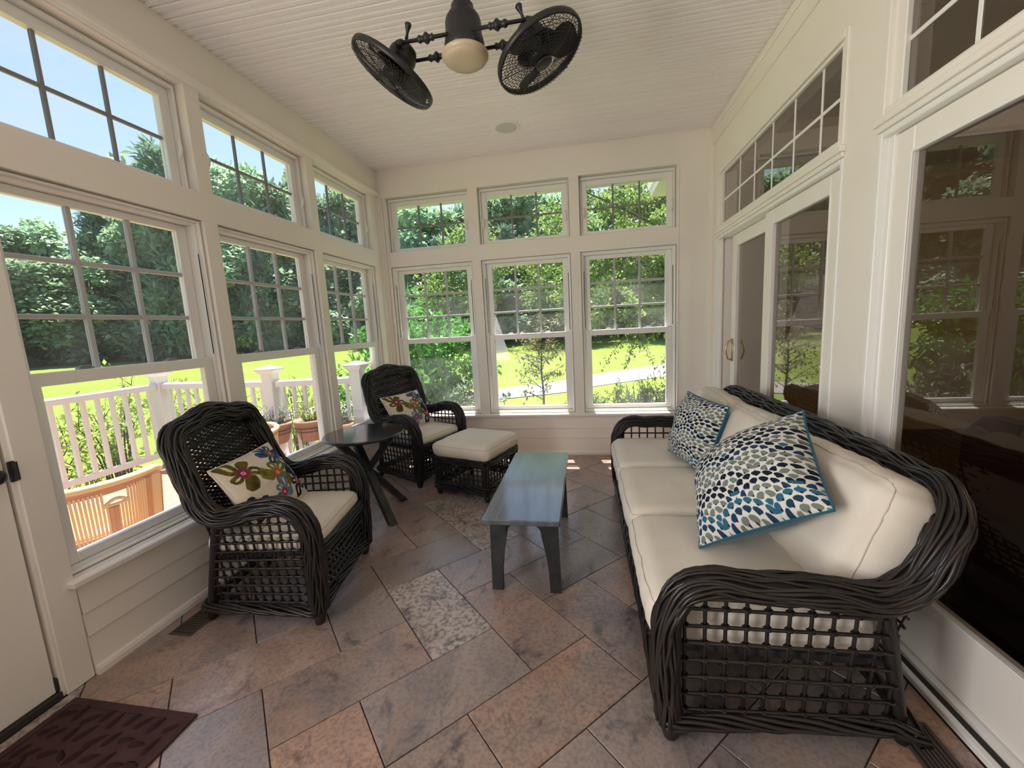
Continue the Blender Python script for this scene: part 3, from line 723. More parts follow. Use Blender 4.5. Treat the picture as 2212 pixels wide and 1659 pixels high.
def cushion(name, parent, lx, ly, lz, r, crown, m, seed=0, wrinkle=.004, n=22, loc=(0, 0, 0), rot=(0, 0, 0), piping=True, side_puff=.012):
    """box cushion: soft edges, crowned faces, small creases"""
    mb = MB(); hx, hy, hz = lx / 2, ly / 2, lz / 2; rs = Vector((seed * 3.1, seed * 1.7, 0))
    nx, ny, nz_ = n, n, max(6, n // 3); base = {}
    def pt(x, y, z):
        ix, iy, iz = max(-hx + r, min(hx - r, x)), max(-hy + r, min(hy - r, y)), max(-hz + r, min(hz - r, z))
        d = Vector((x - ix, y - iy, z - iz))
        if d.length > 1e-9:
            # push cube shell to a rounded shell
            mxd = max(abs(d.x), abs(d.y), abs(d.z)); d = d.normalized() * mxd
        q = Vector((ix, iy, iz)) + d
        fx, fy, fz = 1 - (x / hx) ** 2, 1 - (y / hy) ** 2, 1 - (z / hz) ** 2
        q.z += (1 if z > 0 else -1) * crown * (max(0, fx * fy) ** .6) * abs(z / hz)
        q.x += (1 if x > 0 else -1) * side_puff * max(0, fy) ** .5 * max(0, fz) * abs(x / hx)
        q.y += (1 if y > 0 else -1) * side_puff * max(0, fx) ** .5 * max(0, fz) * abs(y / hy)
        w = noise.noise(Vector((q.x * 9, q.y * 9, q.z * 9)) + rs) * wrinkle
        e = max(abs(x / hx), abs(y / hy)) ** 6
        w += noise.noise(Vector((q.x * 34, q.y * 34, q.z * 12)) + rs) * wrinkle * .7 * e
        return q + q.normalized() * w
    def lin(h, k, nn):   # denser near the edge
        t = -1 + 2 * k / nn; return h * (math.sin(t * PI / 2) * .35 + t * .65)
    idx = {}
    def V(i, j, k):
        if (i, j, k) not in idx:
            idx[(i, j, k)] = len(mb.v); mb.v.append(tuple(pt(lin(hx, i, nx), lin(hy, j, ny), lin(hz, k, nz_))))
        return idx[(i, j, k)]
    for i in range(nx):
        for j in range(ny):
            mb.f.append((V(i, j, nz_), V(i + 1, j, nz_), V(i + 1, j + 1, nz_), V(i, j + 1, nz_))); mb.f.append((V(i, j, 0), V(i, j + 1, 0), V(i + 1, j + 1, 0), V(i + 1, j, 0)))
    for i in range(nx):
        for k in range(nz_):
            mb.f.append((V(i, 0, k), V(i + 1, 0, k), V(i + 1, 0, k + 1), V(i, 0, k + 1))); mb.f.append((V(i, ny, k), V(i, ny, k + 1), V(i + 1, ny, k + 1), V(i + 1, ny, k)))
    for j in range(ny):
        for k in range(nz_):
            mb.f.append((V(0, j, k), V(0, j, k + 1), V(0, j + 1, k + 1), V(0, j + 1, k))); mb.f.append((V(nx, j, k), V(nx, j + 1, k), V(nx, j + 1, k + 1), V(nx, j, k + 1)))
    o = mb.build(name, m, parent, smooth=True, normals=False); o.location = loc; o.rotation_euler = rot
    if piping:
        s = MB()
        for z in (hz * .80, -hz * .80):
            per = []
            for q in range(80):
                t = q / 80 * 4; sd = int(t); f = t - sd; g = -1 + 2 * f
                x, y = ((hx * g, -hy), (hx, hy * g), (-hx * g, hy), (-hx, -hy * g))[sd]
                p = pt(x, y, z); per.append(p + Vector((p.x, p.y, 0)).normalized() * .0008)
            s.tube(per, .0022, 5, closed=True)
        s.build('seam', SEAM, o, smooth=True, normals=False)
    return o

def wicker_seat(name, label, cat, loc, rz, hw, depth, ear_z, mid_z, arm_z, dip_z, group=None, sofa=False):
    """armchair / sofa of dark cane; local +x is forwards, origin on the floor between the front feet; hw = half the width between arms"""
    t = thing(name, label, cat, loc, rz, group)
    D = depth; ys = hw
    def side_path(s):
        y0 = s * ys
        return [(.004, y0, .075), (.012, y0, .22), (.014, y0 + s * .004, .36), (.008, y0 + s * .008, arm_z - .165), (-.040, y0 + s * .012, arm_z - .070), (-.115, y0 + s * .014, arm_z - .041), (-.21, y0 + s * .014, arm_z - .046),
                (-D * .50, y0 + s * .016, dip_z + .012), (-D * .68, y0 + s * .016, dip_z - .002), (-D * .81, y0 + s * .012, dip_z + .055), (-D * .88, y0 + s * .004, dip_z + .16)] + ([(-D * .94, y0 - s * .004, ear_z - .13), (-D * .985, y0 - s * .012, ear_z - .055)] if not sofa else [(-D * .94, y0 - s * .045, ear_z - .065), (-D * .98, y0 - s * .125, ear_z - .012)])
    L_, R_ = side_path(1), side_path(-1)
    if sofa:
        top = [(-D * 1.005, y, ear_z - .018 + .02 * math.cos(PI * y / ys / 2)) for y in [ys - .26, ys * .55, ys * .3, 0, -ys * .3, -ys * .55, -ys + .26]]
    else:
        top = [(-D * 1.005, ys - .040, ear_z - .008), (-D * 1.015, ys - .085, ear_z + .010), (-D * 1.035, ys * .45, ear_z + .018), (-D * 1.045, ys * .2, mid_z - .006), (-D * 1.045, 0, mid_z)]
        top = top + [(x, -y, z) for x, y, z in top[-2::-1]]
    path = L_ + top + R_[::-1]
    roll(path, (0, 1, 0), .050, .040, 30, .0062, .55, 'rolled_edge', t)
    # legs
    foot = [(-.006, 1), (-.006, -1)]
    for s in (1, -1):
        mb = MB(); mb.tube([(-.004, s * ys, 0), (0, s * ys, .012), (.004, s * ys, .05), (.004, s * ys, .10)], [.020, .024, .031, .034], 12); mb.build('leg', WICK, t, smooth=True)
        yr = s * (ys - .075); xr = -D * .955 if not sofa else -D * .86
        mb = MB(); mb.tube([(xr - .02, yr, 0), (xr - .012, yr, .03), (xr, yr + s * .01, .10)], [.019, .022, .028], 12); mb.build('leg', WICK, t, smooth=True)
        wound_post((xr, yr + s * .01, .09), (-D * .74, s * (ys - .012), dip_z - .03), .021, 'rear_post', t)
    # rope band round the foot of the frame
    xr = -D * .955 if not sofa else -D * .86; yr = ys - .062
    base = [(.02, -ys * .5, .095 + (0 if sofa else .0)), (.026, 0, .10), (.02, ys * .5, .095), (.022, ys - .03, .083), (-.004, ys + .034, .083), (-.06, ys + .022, .083), (xr * .5, (ys + yr) / 2 + .02, .083), (xr + .03, yr + .022, .083), (xr - .03, yr - .02, .083), (xr - .02, 0, .083),
            (xr - .03, -yr + .02, .083), (xr + .03, -yr - .022, .083), (xr * .5, -(ys + yr) / 2 - .02, .083), (-.06, -ys - .022, .083), (-.004, -ys - .034, .083), (.022, -ys + .03, .083), (.02, -ys * .5, .095)]
    roll(base, (0, 0, 1), .020, .017, 7, .0085, 9.0, 'base_rope', t, core=False)
    # side lattices
    def zarm(x):
        if x > -.05: return arm_z - .10 + x * .2
        f = min(1, (-x - .05) / (D * .68 - .05)); return (arm_z - .045) * (1 - f) + dip_z * f - .030
    def xrear(z):
        return xr + (-D * .74 - xr) * min(1, max(0, (z - .09) / (dip_z - .12)))
    sp = .0465 if not sofa else .062
    for s in (1, -1):
        def sfn(u, v, s=s):
            k = min(1, max(0, -u / (D * .9))); y = ys + .004 - (.058 * k) * (1 - max(0, min(1, (v - .09) / .5)))
            return (u, s * y, v)
        sfn.off = (0, s, 0)
        nu = int((D * .86) / sp); us = [-.045 - sp * i for i in range(nu)]; vs = [.115 + sp * i for i in range(12)]
        lattice(sfn, us, vs, .0062, 'side_lattice', t, inside=lambda u, v: v < zarm(u) + .025 and u > xrear(v) + .004 and v > .085)
    # front apron, doubled cane lattice with a braided top rail
    zt = .345 if not sofa else .30
    def ffn(u, v): return (.012 + .012 * math.cos(u / ys * PI / 2), u, v)
    ffn.off = (1, 0, 0); n = int(2 * (ys - .05) / .040)
    us = [-(ys - .05) + (2 * (ys - .05)) * i / n for i in range(n + 1)]; vs = [.105 + .038 * i for i in range(int((zt - .10) / .038) + 1)]
    lattice(ffn, us, vs, .0058, 'front_lattice', t)
    def ffn2(u, v): return (.000 + .012 * math.cos(u / ys * PI / 2), u, v)
    ffn2.off = (1, 0, 0)
    lattice(ffn2, [u + .020 for u in us[:-1]], [v + .019 for v in vs[:-1]], .0058, 'front_lattice', t, knots=False)
    rail = [(.022 + .014 * math.cos(y / ys * PI / 2), y, zt + .012) for y in [-(ys - .045) + 2 * (ys - .045) * i / 10 for i in range(11)]]
    roll(rail, (0, 0, 1), .030, .014, 12, .0068, 2.0, 'seat_rail', t, seg=4)
    # seat deck
    mb = MB(); mb.box(-D * .80, -.005, -(ys - .045), ys - .045, zt - .012, zt + .012, .004); mb.build('seat_deck', BLKWOOD, t)
    # woven back
    z0 = zt + .03
    def bfn(y, z):
        f = (z - z0) / (ear_z - z0); x = -D * .78 - D * (.245 if not sofa else .215) * f ** .9
        c = 1 - (y / (ys + .02)) ** 2
        return (x - .030 * c * (1 if not sofa else .3), y, z)
    mb = MB(); top_z = lambda y: ((mid_z if not sofa else ear_z) - .035) if sofa else ear_z - .03 + (mid_z - ear_z) * max(0, 1 - (y / (ys * .62)) ** 2)
    wd = lambda z: (ys - .040) + (.034 if not sofa else .0) * min(1, max(0, (z - dip_z) / .12)) - .012 * (z - z0) / (ear_z - z0)
    sv = .027 if not sofa else .05; sh = .0108 if not sofa else .030
    yy = [-(ys - .035) + sv * i for i in range(int(2 * (ys - .035) / sv) + 1)]
    for y in yy:
        mb.tube([Vector(bfn(y * (wd(z0 + (top_z(y) - z0) * i / 12) / wd(z0)), z0 + (top_z(y) - z0) * i / 12)) for i in range(13)], .0042, 4)
    z = z0 + .01; r_ = 0
    while z < (mid_z if not sofa else ear_z) - .03:
        pts = []; W_ = wd(min(z, ear_z)); nn = int(2 * W_ / (sv / 2))
        for i in range(nn + 1):
            y = -W_ + 2 * W_ * i / nn
            if z > top_z(y): continue
            p = Vector(bfn(y, z)); p.x += .0058 * math.sin(PI * (i / 1.0) + PI * r_) if i % 2 == 0 else -.0058 * math.cos(PI * r_) * (1 if (i // 1) % 4 == 1 else -1)
            p.z += .0012 * math.sin(i * 1.7 + r_ * 2.1); pts.append(p)
        if len(pts) > 3: mb.tube(pts, .0062 if not sofa else .0055, 4)
        z += sh; r_ += 1
    mb.build('woven_back', WICK, t, smooth=True, kind='stuff', normals=False)
    return t

ARM = dict(hw=.315, depth=.60, ear_z=.985, mid_z=1.035, arm_z=.665, dip_z=.585)
chair_a = wicker_seat('wicker_armchair', 'dark wicker armchair nearest the camera, by the first left window', 'armchair', (-1.383, 1.947, 0), math.radians(10), group='dark wicker armchairs', **ARM)
cu = cushion('seat_cushion', chair_a, .545, .555, .095, .034, .016, CREAM, 1, loc=(-.262, 0, .409), rot=(0, math.radians(1.5), 0))
tag(cu, 'cream canvas seat cushion')
chair_b = copy_tree(chair_a); chair_b.location = (-1.389, 3.623, 0); chair_b.rotation_euler = (0, 0, math.radians(-21))
tag(chair_b, 'dark wicker armchair in the far left corner behind the ottoman', 'armchair', 'dark wicker armchairs')

sofa = wicker_seat('wicker_sofa', 'long dark wicker sofa with cream cushions along the glass doors', 'sofa', (.250, 2.315, 0), PI, 1.045, .83, .845, .85, .625, .565, sofa=True)
for i, y in enumerate((-.665, 0, .665)):
    c = cushion('seat_cushion', sofa, .70, .655, .165, .055, .018, CREAM, 3 + i, .008, loc=(-.295, y, .385), rot=(0, 0, 0)); tag(c, 'cream canvas seat cushion')
    c = cushion('back_cushion', sofa, .44, .655, .215, .075, .030, CREAM, 8 + i, .009, loc=(-.625 - .01 * i, y, .655), rot=(0, math.radians(70), math.radians((-2, 1, 2)[i]))); tag(c, 'plump cream canvas back cushion')

# ottoman
ott = thing('wicker_ottoman', 'square dark wicker ottoman with a cream cushion, in front of the far armchair', 'ottoman', (-.962, 3.372, 0), math.radians(-19))
hs = .245
for sx in (1, -1):
    for sy in (1, -1):
        mb = MB(); mb.tube([(sx * hs, sy * hs, 0), (sx * hs, sy * hs, .02), (sx * hs, sy * hs, .085)], [.019, .022, .026], 12); mb.build('leg', WICK, ott, smooth=True)
        roll([(sx * hs, sy * hs, .07), (sx * hs, sy * hs, .16), (sx * hs, sy * hs, .24), (sx * (hs - .004), sy * (hs - .004), .305)], (1, 0, 0), .024, .024, 9, .0075, 1.0, 'corner_post', ott)
for s, ax in ((1, 0), (-1, 0), (1, 1), (-1, 1)):
    def ofn(u, v, s=s, ax=ax): return (s * hs, u, v) if ax == 0 else (u, s * hs, v)
    ofn.off = (s, 0, 0) if ax == 0 else (0, s, 0)
    lattice(ofn, [-.205 + .0455 * i for i in range(10)], [.125 + .043 * i for i in range(5)], .0056, 'side_lattice', ott)
def sq(h, z, r=.04):
    o = []
    for cx, cy, a0 in ((1, 1, 0), (-1, 1, 90), (-1, -1, 180), (1, -1, 270)):
        for k in range(3): a = math.radians(a0 + 45 * k); o.append((cx * (h - r) + r * math.cos(a), cy * (h - r) + r * math.sin(a), z))
    return o + [o[0]]
roll(sq(hs + .020, .085), (0, 0, 1), .028, .013, 8, .0080, 5.0, 'base_rope', ott, core=False)
roll(sq(hs + .016, .312), (0, 0, 1), .024, .013, 9, .0075, 4.0, 'top_rope', ott, core=False)
mb = MB(); mb.box(-hs, hs, -hs, hs, .318, .334, .003); mb.build('seat_deck', BLKWOOD, ott)
tag(cushion('seat_cushion', ott, .56, .56, .120, .045, .022, CREAM, 15, .006, loc=(0, 0, .396)), 'cream canvas cushion')

# ------------------------------------------------------------ throw pillows
def pillow(name, label, corners, thick, front_fn, back_m, group, n=150, dent=0.0, border=None, seed=0):
    """corners bl, br, tr, tl of the printed face; thick in the middle, pinched at the corners"""
    bl, br, tr_, tl = [Vector(c) for c in corners]; c = (bl + br + tr_ + tl) / 4
    X = ((br - bl) + (tr_ - tl)) / 2; Y = ((tl - bl) + (tr_ - br)) / 2; Z = X.cross(Y).normalized()
    o = thing(name, label, 'pillow', c, 0, group)
    def P(u, v, s):
        a, b = 2 * u - 1, 2 * v - 1
        pin = .045
        aa = a * (1 - pin * (1 - b * b) * abs(a)); bb = b * (1 - pin * (1 - a * a) * abs(b))
        e = max(0, (1 - a * a)) * max(0, (1 - b * b)); h = thick * .5 * e ** .55
        w = noise.noise(Vector((a * 2.2 + seed, b * 2.2, s * 3.0))) * .010 + noise.noise(Vector((a * 6 + seed, b * 6, s))) * .004
        q = X * (aa / 2) + Y * (bb / 2) + Z * (s * h + w * e ** .3)
        if dent:
            g = math.exp(-((a + .55) ** 2 + (b + .15) ** 2) / .06); q -= Z * (s * dent * g)
        return q
    for s, nm in ((1, 'printed_front'), (-1, 'plain_back')):
        k = n if s > 0 else 40
        mb = MB(); mb.grid(lambda u, v: P(u, v, s), k, k)
        if s < 0: mb.f = [f[::-1] for f in mb.f]
        me = mb.mesh(nm, True)
        if s > 0:
            ca = me.color_attributes.new('Col', 'FLOAT_COLOR', 'POINT'); buf = []
            for i in range(k + 1):
                for j in range(k + 1): buf += [*front_fn(2 * i / k - 1, 2 * j / k - 1), 1.0]
            ca.data.foreach_set('color', buf); me.materials.append(PRINT)
        else: me.materials.append(back_m)
        link(nm, me, o)
    mb = MB(); per = [P(min(1, max(0, u)), min(1, max(0, v)), 1) for u, v in [(q / 30, 0) for q in range(30)] + [(1, q / 30) for q in range(30)] + [(1 - q / 30, 1) for q in range(30)] + [(0, 1 - q / 30) for q in range(30)]]
    mb.tube(per, .0052, 6, closed=True); mb.build('piping', back_m, o, smooth=True, normals=False)
    return o
CRM = (.70, .62, .50); OLV = (.13, .10, .016); OLV2 = (.22, .19, .035); BLU = (.03, .085, .20); LBL = (.16, .25, .36); NAV = (.010, .028, .075); MAG = (.24, .018, .075); ORG = (.52, .085, .025); RED = (.34, .03, .03)
FLW = [(-.58, .50, .52, 5, .35, OLV, MAG), (.50, .66, .54, 6, .15, BLU, MAG), (.14, .02, .50, 5, .9, OLV2, ORG), (-.02, -.58, .46, 5, .3, LBL, RED), (-.66, -.66, .44, 5, .2, NAV, NAV), (.70, -.50, .46, 5, .7, NAV, ORG)]
def floral(a, b):
    x, y = a, b * .80
    col = CRM
    for cx, cy, R, n, rot, pc, cc in FLW:
        cy *= .80
        dx, dy = x - cx, y - cy; r = math.hypot(dx, dy)
        if r > R * 1.1: continue
        th = math.atan2(dy, dx) + rot + .10 * math.sin(r * 14 + cx * 7); lob = abs(math.cos(n * th / 2)); pi_ = int(math.floor((th + PI / n) / (2 * PI / n))) % n
        Rp = R * (.82 + .22 * math.sin(pi_ * 2.4 + cx * 5))
        rp = Rp * (.26 + .74 * min(1, lob * 1.12) ** .55); f = r / Rp
        if r < rp:
            col = pc
            ins = (f - .32) / .50
            if (pi_ + int(cx * 7)) % 3 and 0 < ins < 1 and math.acos(min(1, lob)) < .34 * math.sin(PI * ins) ** .8: col = CRM
            if col is not CRM:
                sh = .8 + .45 * noise.noise(Vector((x * 8, y * 8, cx * 3))) + .2 * math.sin(r * 60) * .3; col = tuple(q * max(.4, sh) for q in col)
        if r < R * .23: col = OLV2 if pc is BLU else cc
        if r < R * .165: col = cc
        if R * .04 < r < R * .085: col = (.72, .52, .48)
    return col
GRN = (.17, .19, .165); DNV = (.006, .012, .026); MNV = (.012, .045, .095); TBL = (.025, .12, .19); OFF = (.66, .66, .62)
def scales(a, b):
    w, h, Rm = .80, .30, .50; best = None
    row = int(math.floor((b + 3) / h))
    for rr in range(row - 3, row + 2):     # the lowest row lies in front
        cy = rr * h - 3; off = (w / 2 if rr % 2 else 0); cx = round((a - off) / w) * w + off
        r = math.hypot(a - cx, b - cy)
        if r < Rm and b >= cy - .10: best = (r, math.atan2(a - cx, b - cy), rr, cx); break
    if best is None: return OFF
    r, th, rr, cx = best; n_r = 5; dr = Rm / n_r; k = min(n_r - 1, int(r / dr)); f = r / dr - k
    nd = (3, 7, 12, 17, 21)[k]; q = (th + PI) / (2 * PI) * nd + .5 * (k % 2); g = q - math.floor(q) - .5
    # drop: pointed inwards, rounded outwards
    if f < .06 or f > .95: return OFF
    e = (f - .06) / .89; wv = .45 * (math.sin(PI * e ** 1.5) ** .55) if e < .99 else 0
    if abs(g) > wv: return OFF
    if e < .26 and abs(g) < .13 and k > 1: return (.008, .010, .013)
    v = (rr * 5 + int(round(cx / w * 2)) * 3) % 3
    return ((GRN, GRN, GRN, MNV, DNV), (GRN, GRN, DNV, GRN, GRN), (TBL, GRN, GRN, DNV, DNV))[v][k] if b > -.62 else (TBL, GRN, GRN, MNV, TBL)[k]

def local_to_world(o, p):
    a = o.rotation_euler.z; return Vector((o.location.x + p[0] * math.cos(a) - p[1] * math.sin(a), o.location.y + p[0] * math.sin(a) + p[1] * math.cos(a), p[2]))
FP = [(-.285, -.255, .470), (-.285, .235, .470), (-.475, .225, .790), (-.475, -.265, .790)]
pillow('floral_pillow', 'cream throw pillow with embroidered flowers in the armchair nearest the camera', [local_to_world(chair_a, p) for p in FP], .17, floral, CREAM, 'flower pillows on the armchairs', seed=1)
pillow('floral_pillow', 'cream throw pillow with embroidered flowers in the far corner armchair', [local_to_world(chair_b, p) for p in FP], .17, floral, CREAM, 'flower pillows on the armchairs', seed=4)
pillow('scale_print_pillow', 'teal and navy scale print pillow tipped on its corner, near end of the sofa', [(.43, 1.62, .492), (.75, 1.35, .790), (.85, 1.77, 1.010), (.53, 2.04, .715)], .30, scales, TEAL, 'teal scale print pillows on the sofa', n=300, seed=2)
pillow('scale_print_pillow', 'teal and navy scale print pillow slumped at the far end of the sofa', [(.55, 2.85, .500), (.66, 2.42, .495), (.80, 2.44, .880), (.67, 2.87, .915)][::1], .26, scales, TEAL, 'teal scale print pillows on the sofa', n=230, dent=.045, seed=6)

# ------------------------------------------------------------ bench, side table
bench = thing('wooden_bench', 'low black wooden bench with a bluish sheen coloured into its top and arched ends, centre of the floor', 'bench', (-.341, 2.425, 0))
bx, by = .200, .545
mb = MB(); n = 26
def btop(z): return [(-bx, -by), (bx, -by), (bx, by), (-bx, by)]
mb.box(-bx, bx, -by, by, .420, .450, .005); mb.build('bench_top', BENCHTOP, bench)
for sx in (-1, 1):
    for sy in (-1, 1):
        y = sy * (by - .115)
        prof = [(sx * .186, 0), (sx * .128, 0), (sx * .124, .12), (sx * .112, .22), (sx * .098, .29), (sx * .092, .32), (sx * .092, .4195), (sx * .178, .4195)]
        mb = MB(); mb.prism(prof, 1, y - .020, y + .020); mb.build('leg', BLKWOOD, bench)
for sy in (-1, 1):
    y = sy * (by - .115); arc = [(.0915 * math.cos(PI - PI * k / 16), .322 + .070 * math.sin(PI * k / 16)) for k in range(17)]
    poly = [(-.0915, .4190)] + arc + [(.0915, .4190)]
    mb = MB(); mb.prism(poly, 1, y - .012, y + .012); mb.build('arched_end', BLKWOOD, bench)
for sx in (-1, 1):
    mb = MB(); mb.box(sx * .150, sx * .168, -(by - .136), by - .136, .355, .419, .002); mb.build('long_rail', BLKWOOD, bench)

tab = thing('round_side_table', 'round black side table on three crossed legs between the armchairs', 'table', (-1.68, 2.80, 0))
mb = MB(); mb.lathe([(.002, .630), (.255, .630), (.280, .634), (.296, .645), (.298, .652), (.292, .660), (.002, .6605)], n=64); mb.build('table_top', TABTOP, tab, smooth=False)
for ang in (-33, 62, 190):
    a = math.radians(ang); d = Vector((math.cos(a), math.sin(a), 0)); p = Vector((-math.sin(a), math.cos(a), 0))
    lo = d * .292; hi = d * -.215 + Vector((0, 0, .6295)); w_, h_ = .027, .030
    mb = MB(); rings = []
    for c, z in ((lo, 0), (hi, .6295)):
        rings.append([c + p * sx * w_ + d * sy * h_ + Vector((0, 0, 0)) for sx, sy in ((-1, -1), (1, -1), (1, 1), (-1, 1))])
    mb.quad_strip(rings); mb.build('crossed_leg', BLKWOOD, tab)

# ------------------------------------------------------------ ceiling fan with two caged heads
FX, FY = -.479, 1.917
fan = thing('ceiling_fan', 'black two headed caged ceiling fan with a cream bowl light', 'fan', (FX, FY, ZC))
fz = lambda z: z - ZC
mb = MB(); mb.lathe([(.002, fz(ZC)), (.075, fz(ZC)), (.078, fz(3.09)), (.060, fz(3.065)), (.020, fz(3.05)), (.014, fz(3.04))], n=28); mb.build('canopy', BLACK, fan, smooth=True)
mb = MB(); mb.lathe([(.0135, fz(3.05)), (.0135, fz(2.785))], n=16); mb.build('down_rod', BLACK, fan, smooth=True)
mb = MB(); mb.lathe([(.002, fz(2.806)), (.020, fz(2.804)), (.026, fz(2.797)), (.040, fz(2.789)), (.048, fz(2.778)), (.050, fz(2.758)), (.053, fz(2.752)), (.062, fz(2.744)), (.073, fz(2.728)), (.078, fz(2.710)), (.078, fz(2.662)), (.081, fz(2.656)), (.081, fz(2.650)), (.084, fz(2.645)), (.087, fz(2.628)), (.087, fz(2.606)), (.082, fz(2.596)), (.002, fz(2.596))], n=40)
mb.build('motor_housing', BLACK, fan, smooth=True)
mb = MB(); mb.lathe([(.002, fz(2.5955)), (.094, fz(2.5955)), (.1015, fz(2.590)), (.102, fz(2.580)), (.097, fz(2.573)), (.0935, fz(2.5715)), (.0915, fz(2.566)), (.080, fz(2.558)), (.045, fz(2.551)), (.002, fz(2.549))], n=48); mb.build('light_bowl', BOWL, fan, smooth=True)
ZA = 2.640
for s, cc, n_ in ((1, (-.159, 1.920, 2.551), (.413, -.058, -.909)), (-1, (-.812, 1.920, 2.572), (-.560, -.090, -.823))):
    n_ = Vector(n_).normalized(); cc = Vector(cc) - Vector((FX, FY, ZC)); R0 = .190
    for sy in (-1, 1):
        L0, L1 = .052, .285 if s > 0 else .262
        bumps = [(.30, .0075), (.33, .015), (.36, .011), (.40, .012), (.43, .019), (.46, .022), (.49, .019), (.52, .012), (.56, .011), (.60, .016), (.63, .013), (.66, .0075)]
        prof = [(0, .0072)] + bumps + [(1, .0072)]
        mb = MB(); mb.lathe([(r, L0 + (L1 - L0) * f) for f, r in prof], (s, 0, 0), (0, sy * .064, fz(ZA)), 14); mb.build('arm_bar', BLACK, fan, smooth=True)
    u_ = (Vector((0, 0, 1)) - n_ * n_.z).normalized(); v_ = n_.cross(u_)
    mb = MB(); mb.lathe([(.002, -.128), (.026, -.126), (.044, -.118), (.052, -.104), (.050, -.096), (.058, -.090), (.062, -.072), (.060, -.052), (.072, -.046), (.074, -.036), (.086, -.028), (.090, -.018), (.060, -.016), (.002, -.016)], n_, cc, 28); hm = mb.build('head_motor', BLACK, fan, smooth=True)
    d_ = Vector((-s * .35, -.25, .9)).normalized(); a0 = cc - n_ * .095 + d_ * .045
    mb = MB(); mb.tube([a0, a0 + d_ * .022, a0 + d_ * .030, a0 + d_ * .046, a0 + d_ * .056, a0 + d_ * .062], [.008, .006, .007, .013, .015, .010], 10); mb.build('tilt_knob', BLACK, hm, smooth=True)
    for sy in (-1, 1):
        mb = MB(); e = Vector((s * (L1 - .004), sy * .064, fz(ZA))); mb.tube([e, e + Vector((s * .022, 0, 0)), cc - n_ * .085 + Vector((0, sy * .048, 0)), cc - n_ * .085 + Vector((0, sy * .020, 0))], [.012, .013, .015, .012], 10); mb.build('yoke', BLACK, fan, smooth=True)
    mb = MB()
    def CP(r, d, th): return cc + n_ * d + (u_ * math.cos(th) + v_ * math.sin(th)) * r
    depth_f = lambda r: .052 - .022 * (r / R0) ** 3; depth_b = lambda r: -.018 + .018 * (r / R0) ** 2
    for i in range(10):
        r = .050 + (R0 - .050) * i / 10
        mb.tube([CP(r, depth_f(r), 2 * PI * k / 44) for k in range(44)], .0011, 4, closed=True)
        mb.tube([CP(r, depth_b(r), 2 * PI * k / 44) for k in range(44)], .0011, 4, closed=True)
    for k in range(64):
        th0 = 2 * PI * k / 64; big = k % 8 == 0
        mb.tube([CP(r, depth_f(r), th0 + .5 * (r / R0)) for r in [.05 + (R0 - .05) * q / 7 for q in range(8)]], .0020 if big else .0010, 4)
        mb.tube([CP(r, depth_b(r), th0) for r in [.06 + (R0 - .06) * q / 5 for q in range(6)]], .0020 if big else .0010, 4)
    mb.build('wire_guard', BLACK, fan, kind='stuff', normals=False)
    mb = MB(); rg = []
    for k in range(57):
        th = 2 * PI * k / 56; rg.append([CP(r, d, th) for r, d in ((R0 - .005, -.003), (R0 + .004, -.001), (R0 + .006, .010), (R0 + .003, .022), (R0 - .005, .023), (R0 - .006, .010))])
    mb.quad_strip(rg, True, False); mb.build('guard_rim', BLACK, fan, smooth=True)
    mb = MB(); mb.lathe([(.002, .050), (.036, .050), (.038, .054), (.030, .058), (.002, .059)], n_, cc, 28); mb.build('guard_badge', BLACK, fan, smooth=True)
    mb = MB(); mb.lathe([(.002, -.015), (.046, -.014), (.048, .024), (.038, .036), (.002, .038)], n_, cc, 24); mb.build('blade_hub', BLACK, fan, smooth=True)
    for b in range(3):
        a0 = 2 * PI * b / 3 + (1.9 if s > 0 else .9); mb = MB()
        def BL(p, q):
            r = .042 + (R0 * .90 - .042) * p; half = (.22 + .36 * math.sin(PI * min(1, p * .92 + .06))) * (1 if p < .9 else 1 - (p - .9) * 6); th = a0 + (q - .5) * 2 * half
            return CP(r, .012 + (q - .5) * -.040, th)
        mb.grid(BL, 8, 8); k0 = len(mb.v)
        mb.v += [tuple(Vector(p) + n_ * .0022) for p in mb.v[:k0]]; mb.f = [f for f in mb.f[:64]] + [tuple(i + k0 for i in f[::-1]) for f in mb.f[:64]]
        mb.build('blade', BLACK, fan, smooth=True)

# in-ceiling speaker
sp = thing('ceiling_speaker', 'round grey speaker set flush in the white ceiling near the far wall', 'speaker', (-.617, 3.776, ZC))
mb = MB(); mb.lathe([(.096, -.0008), (.096, -.005), (.112, -.005), (.115, -.002), (.115, -.0008)], n=48, cap=False); mb.build('trim_ring', TRIM, sp, smooth=False)
mb = MB(); mb.lathe([(.002, -.0012), (.0955, -.0012), (.0955, -.004), (.002, -.0045)], n=48); mb.build('grille', SPK, sp)

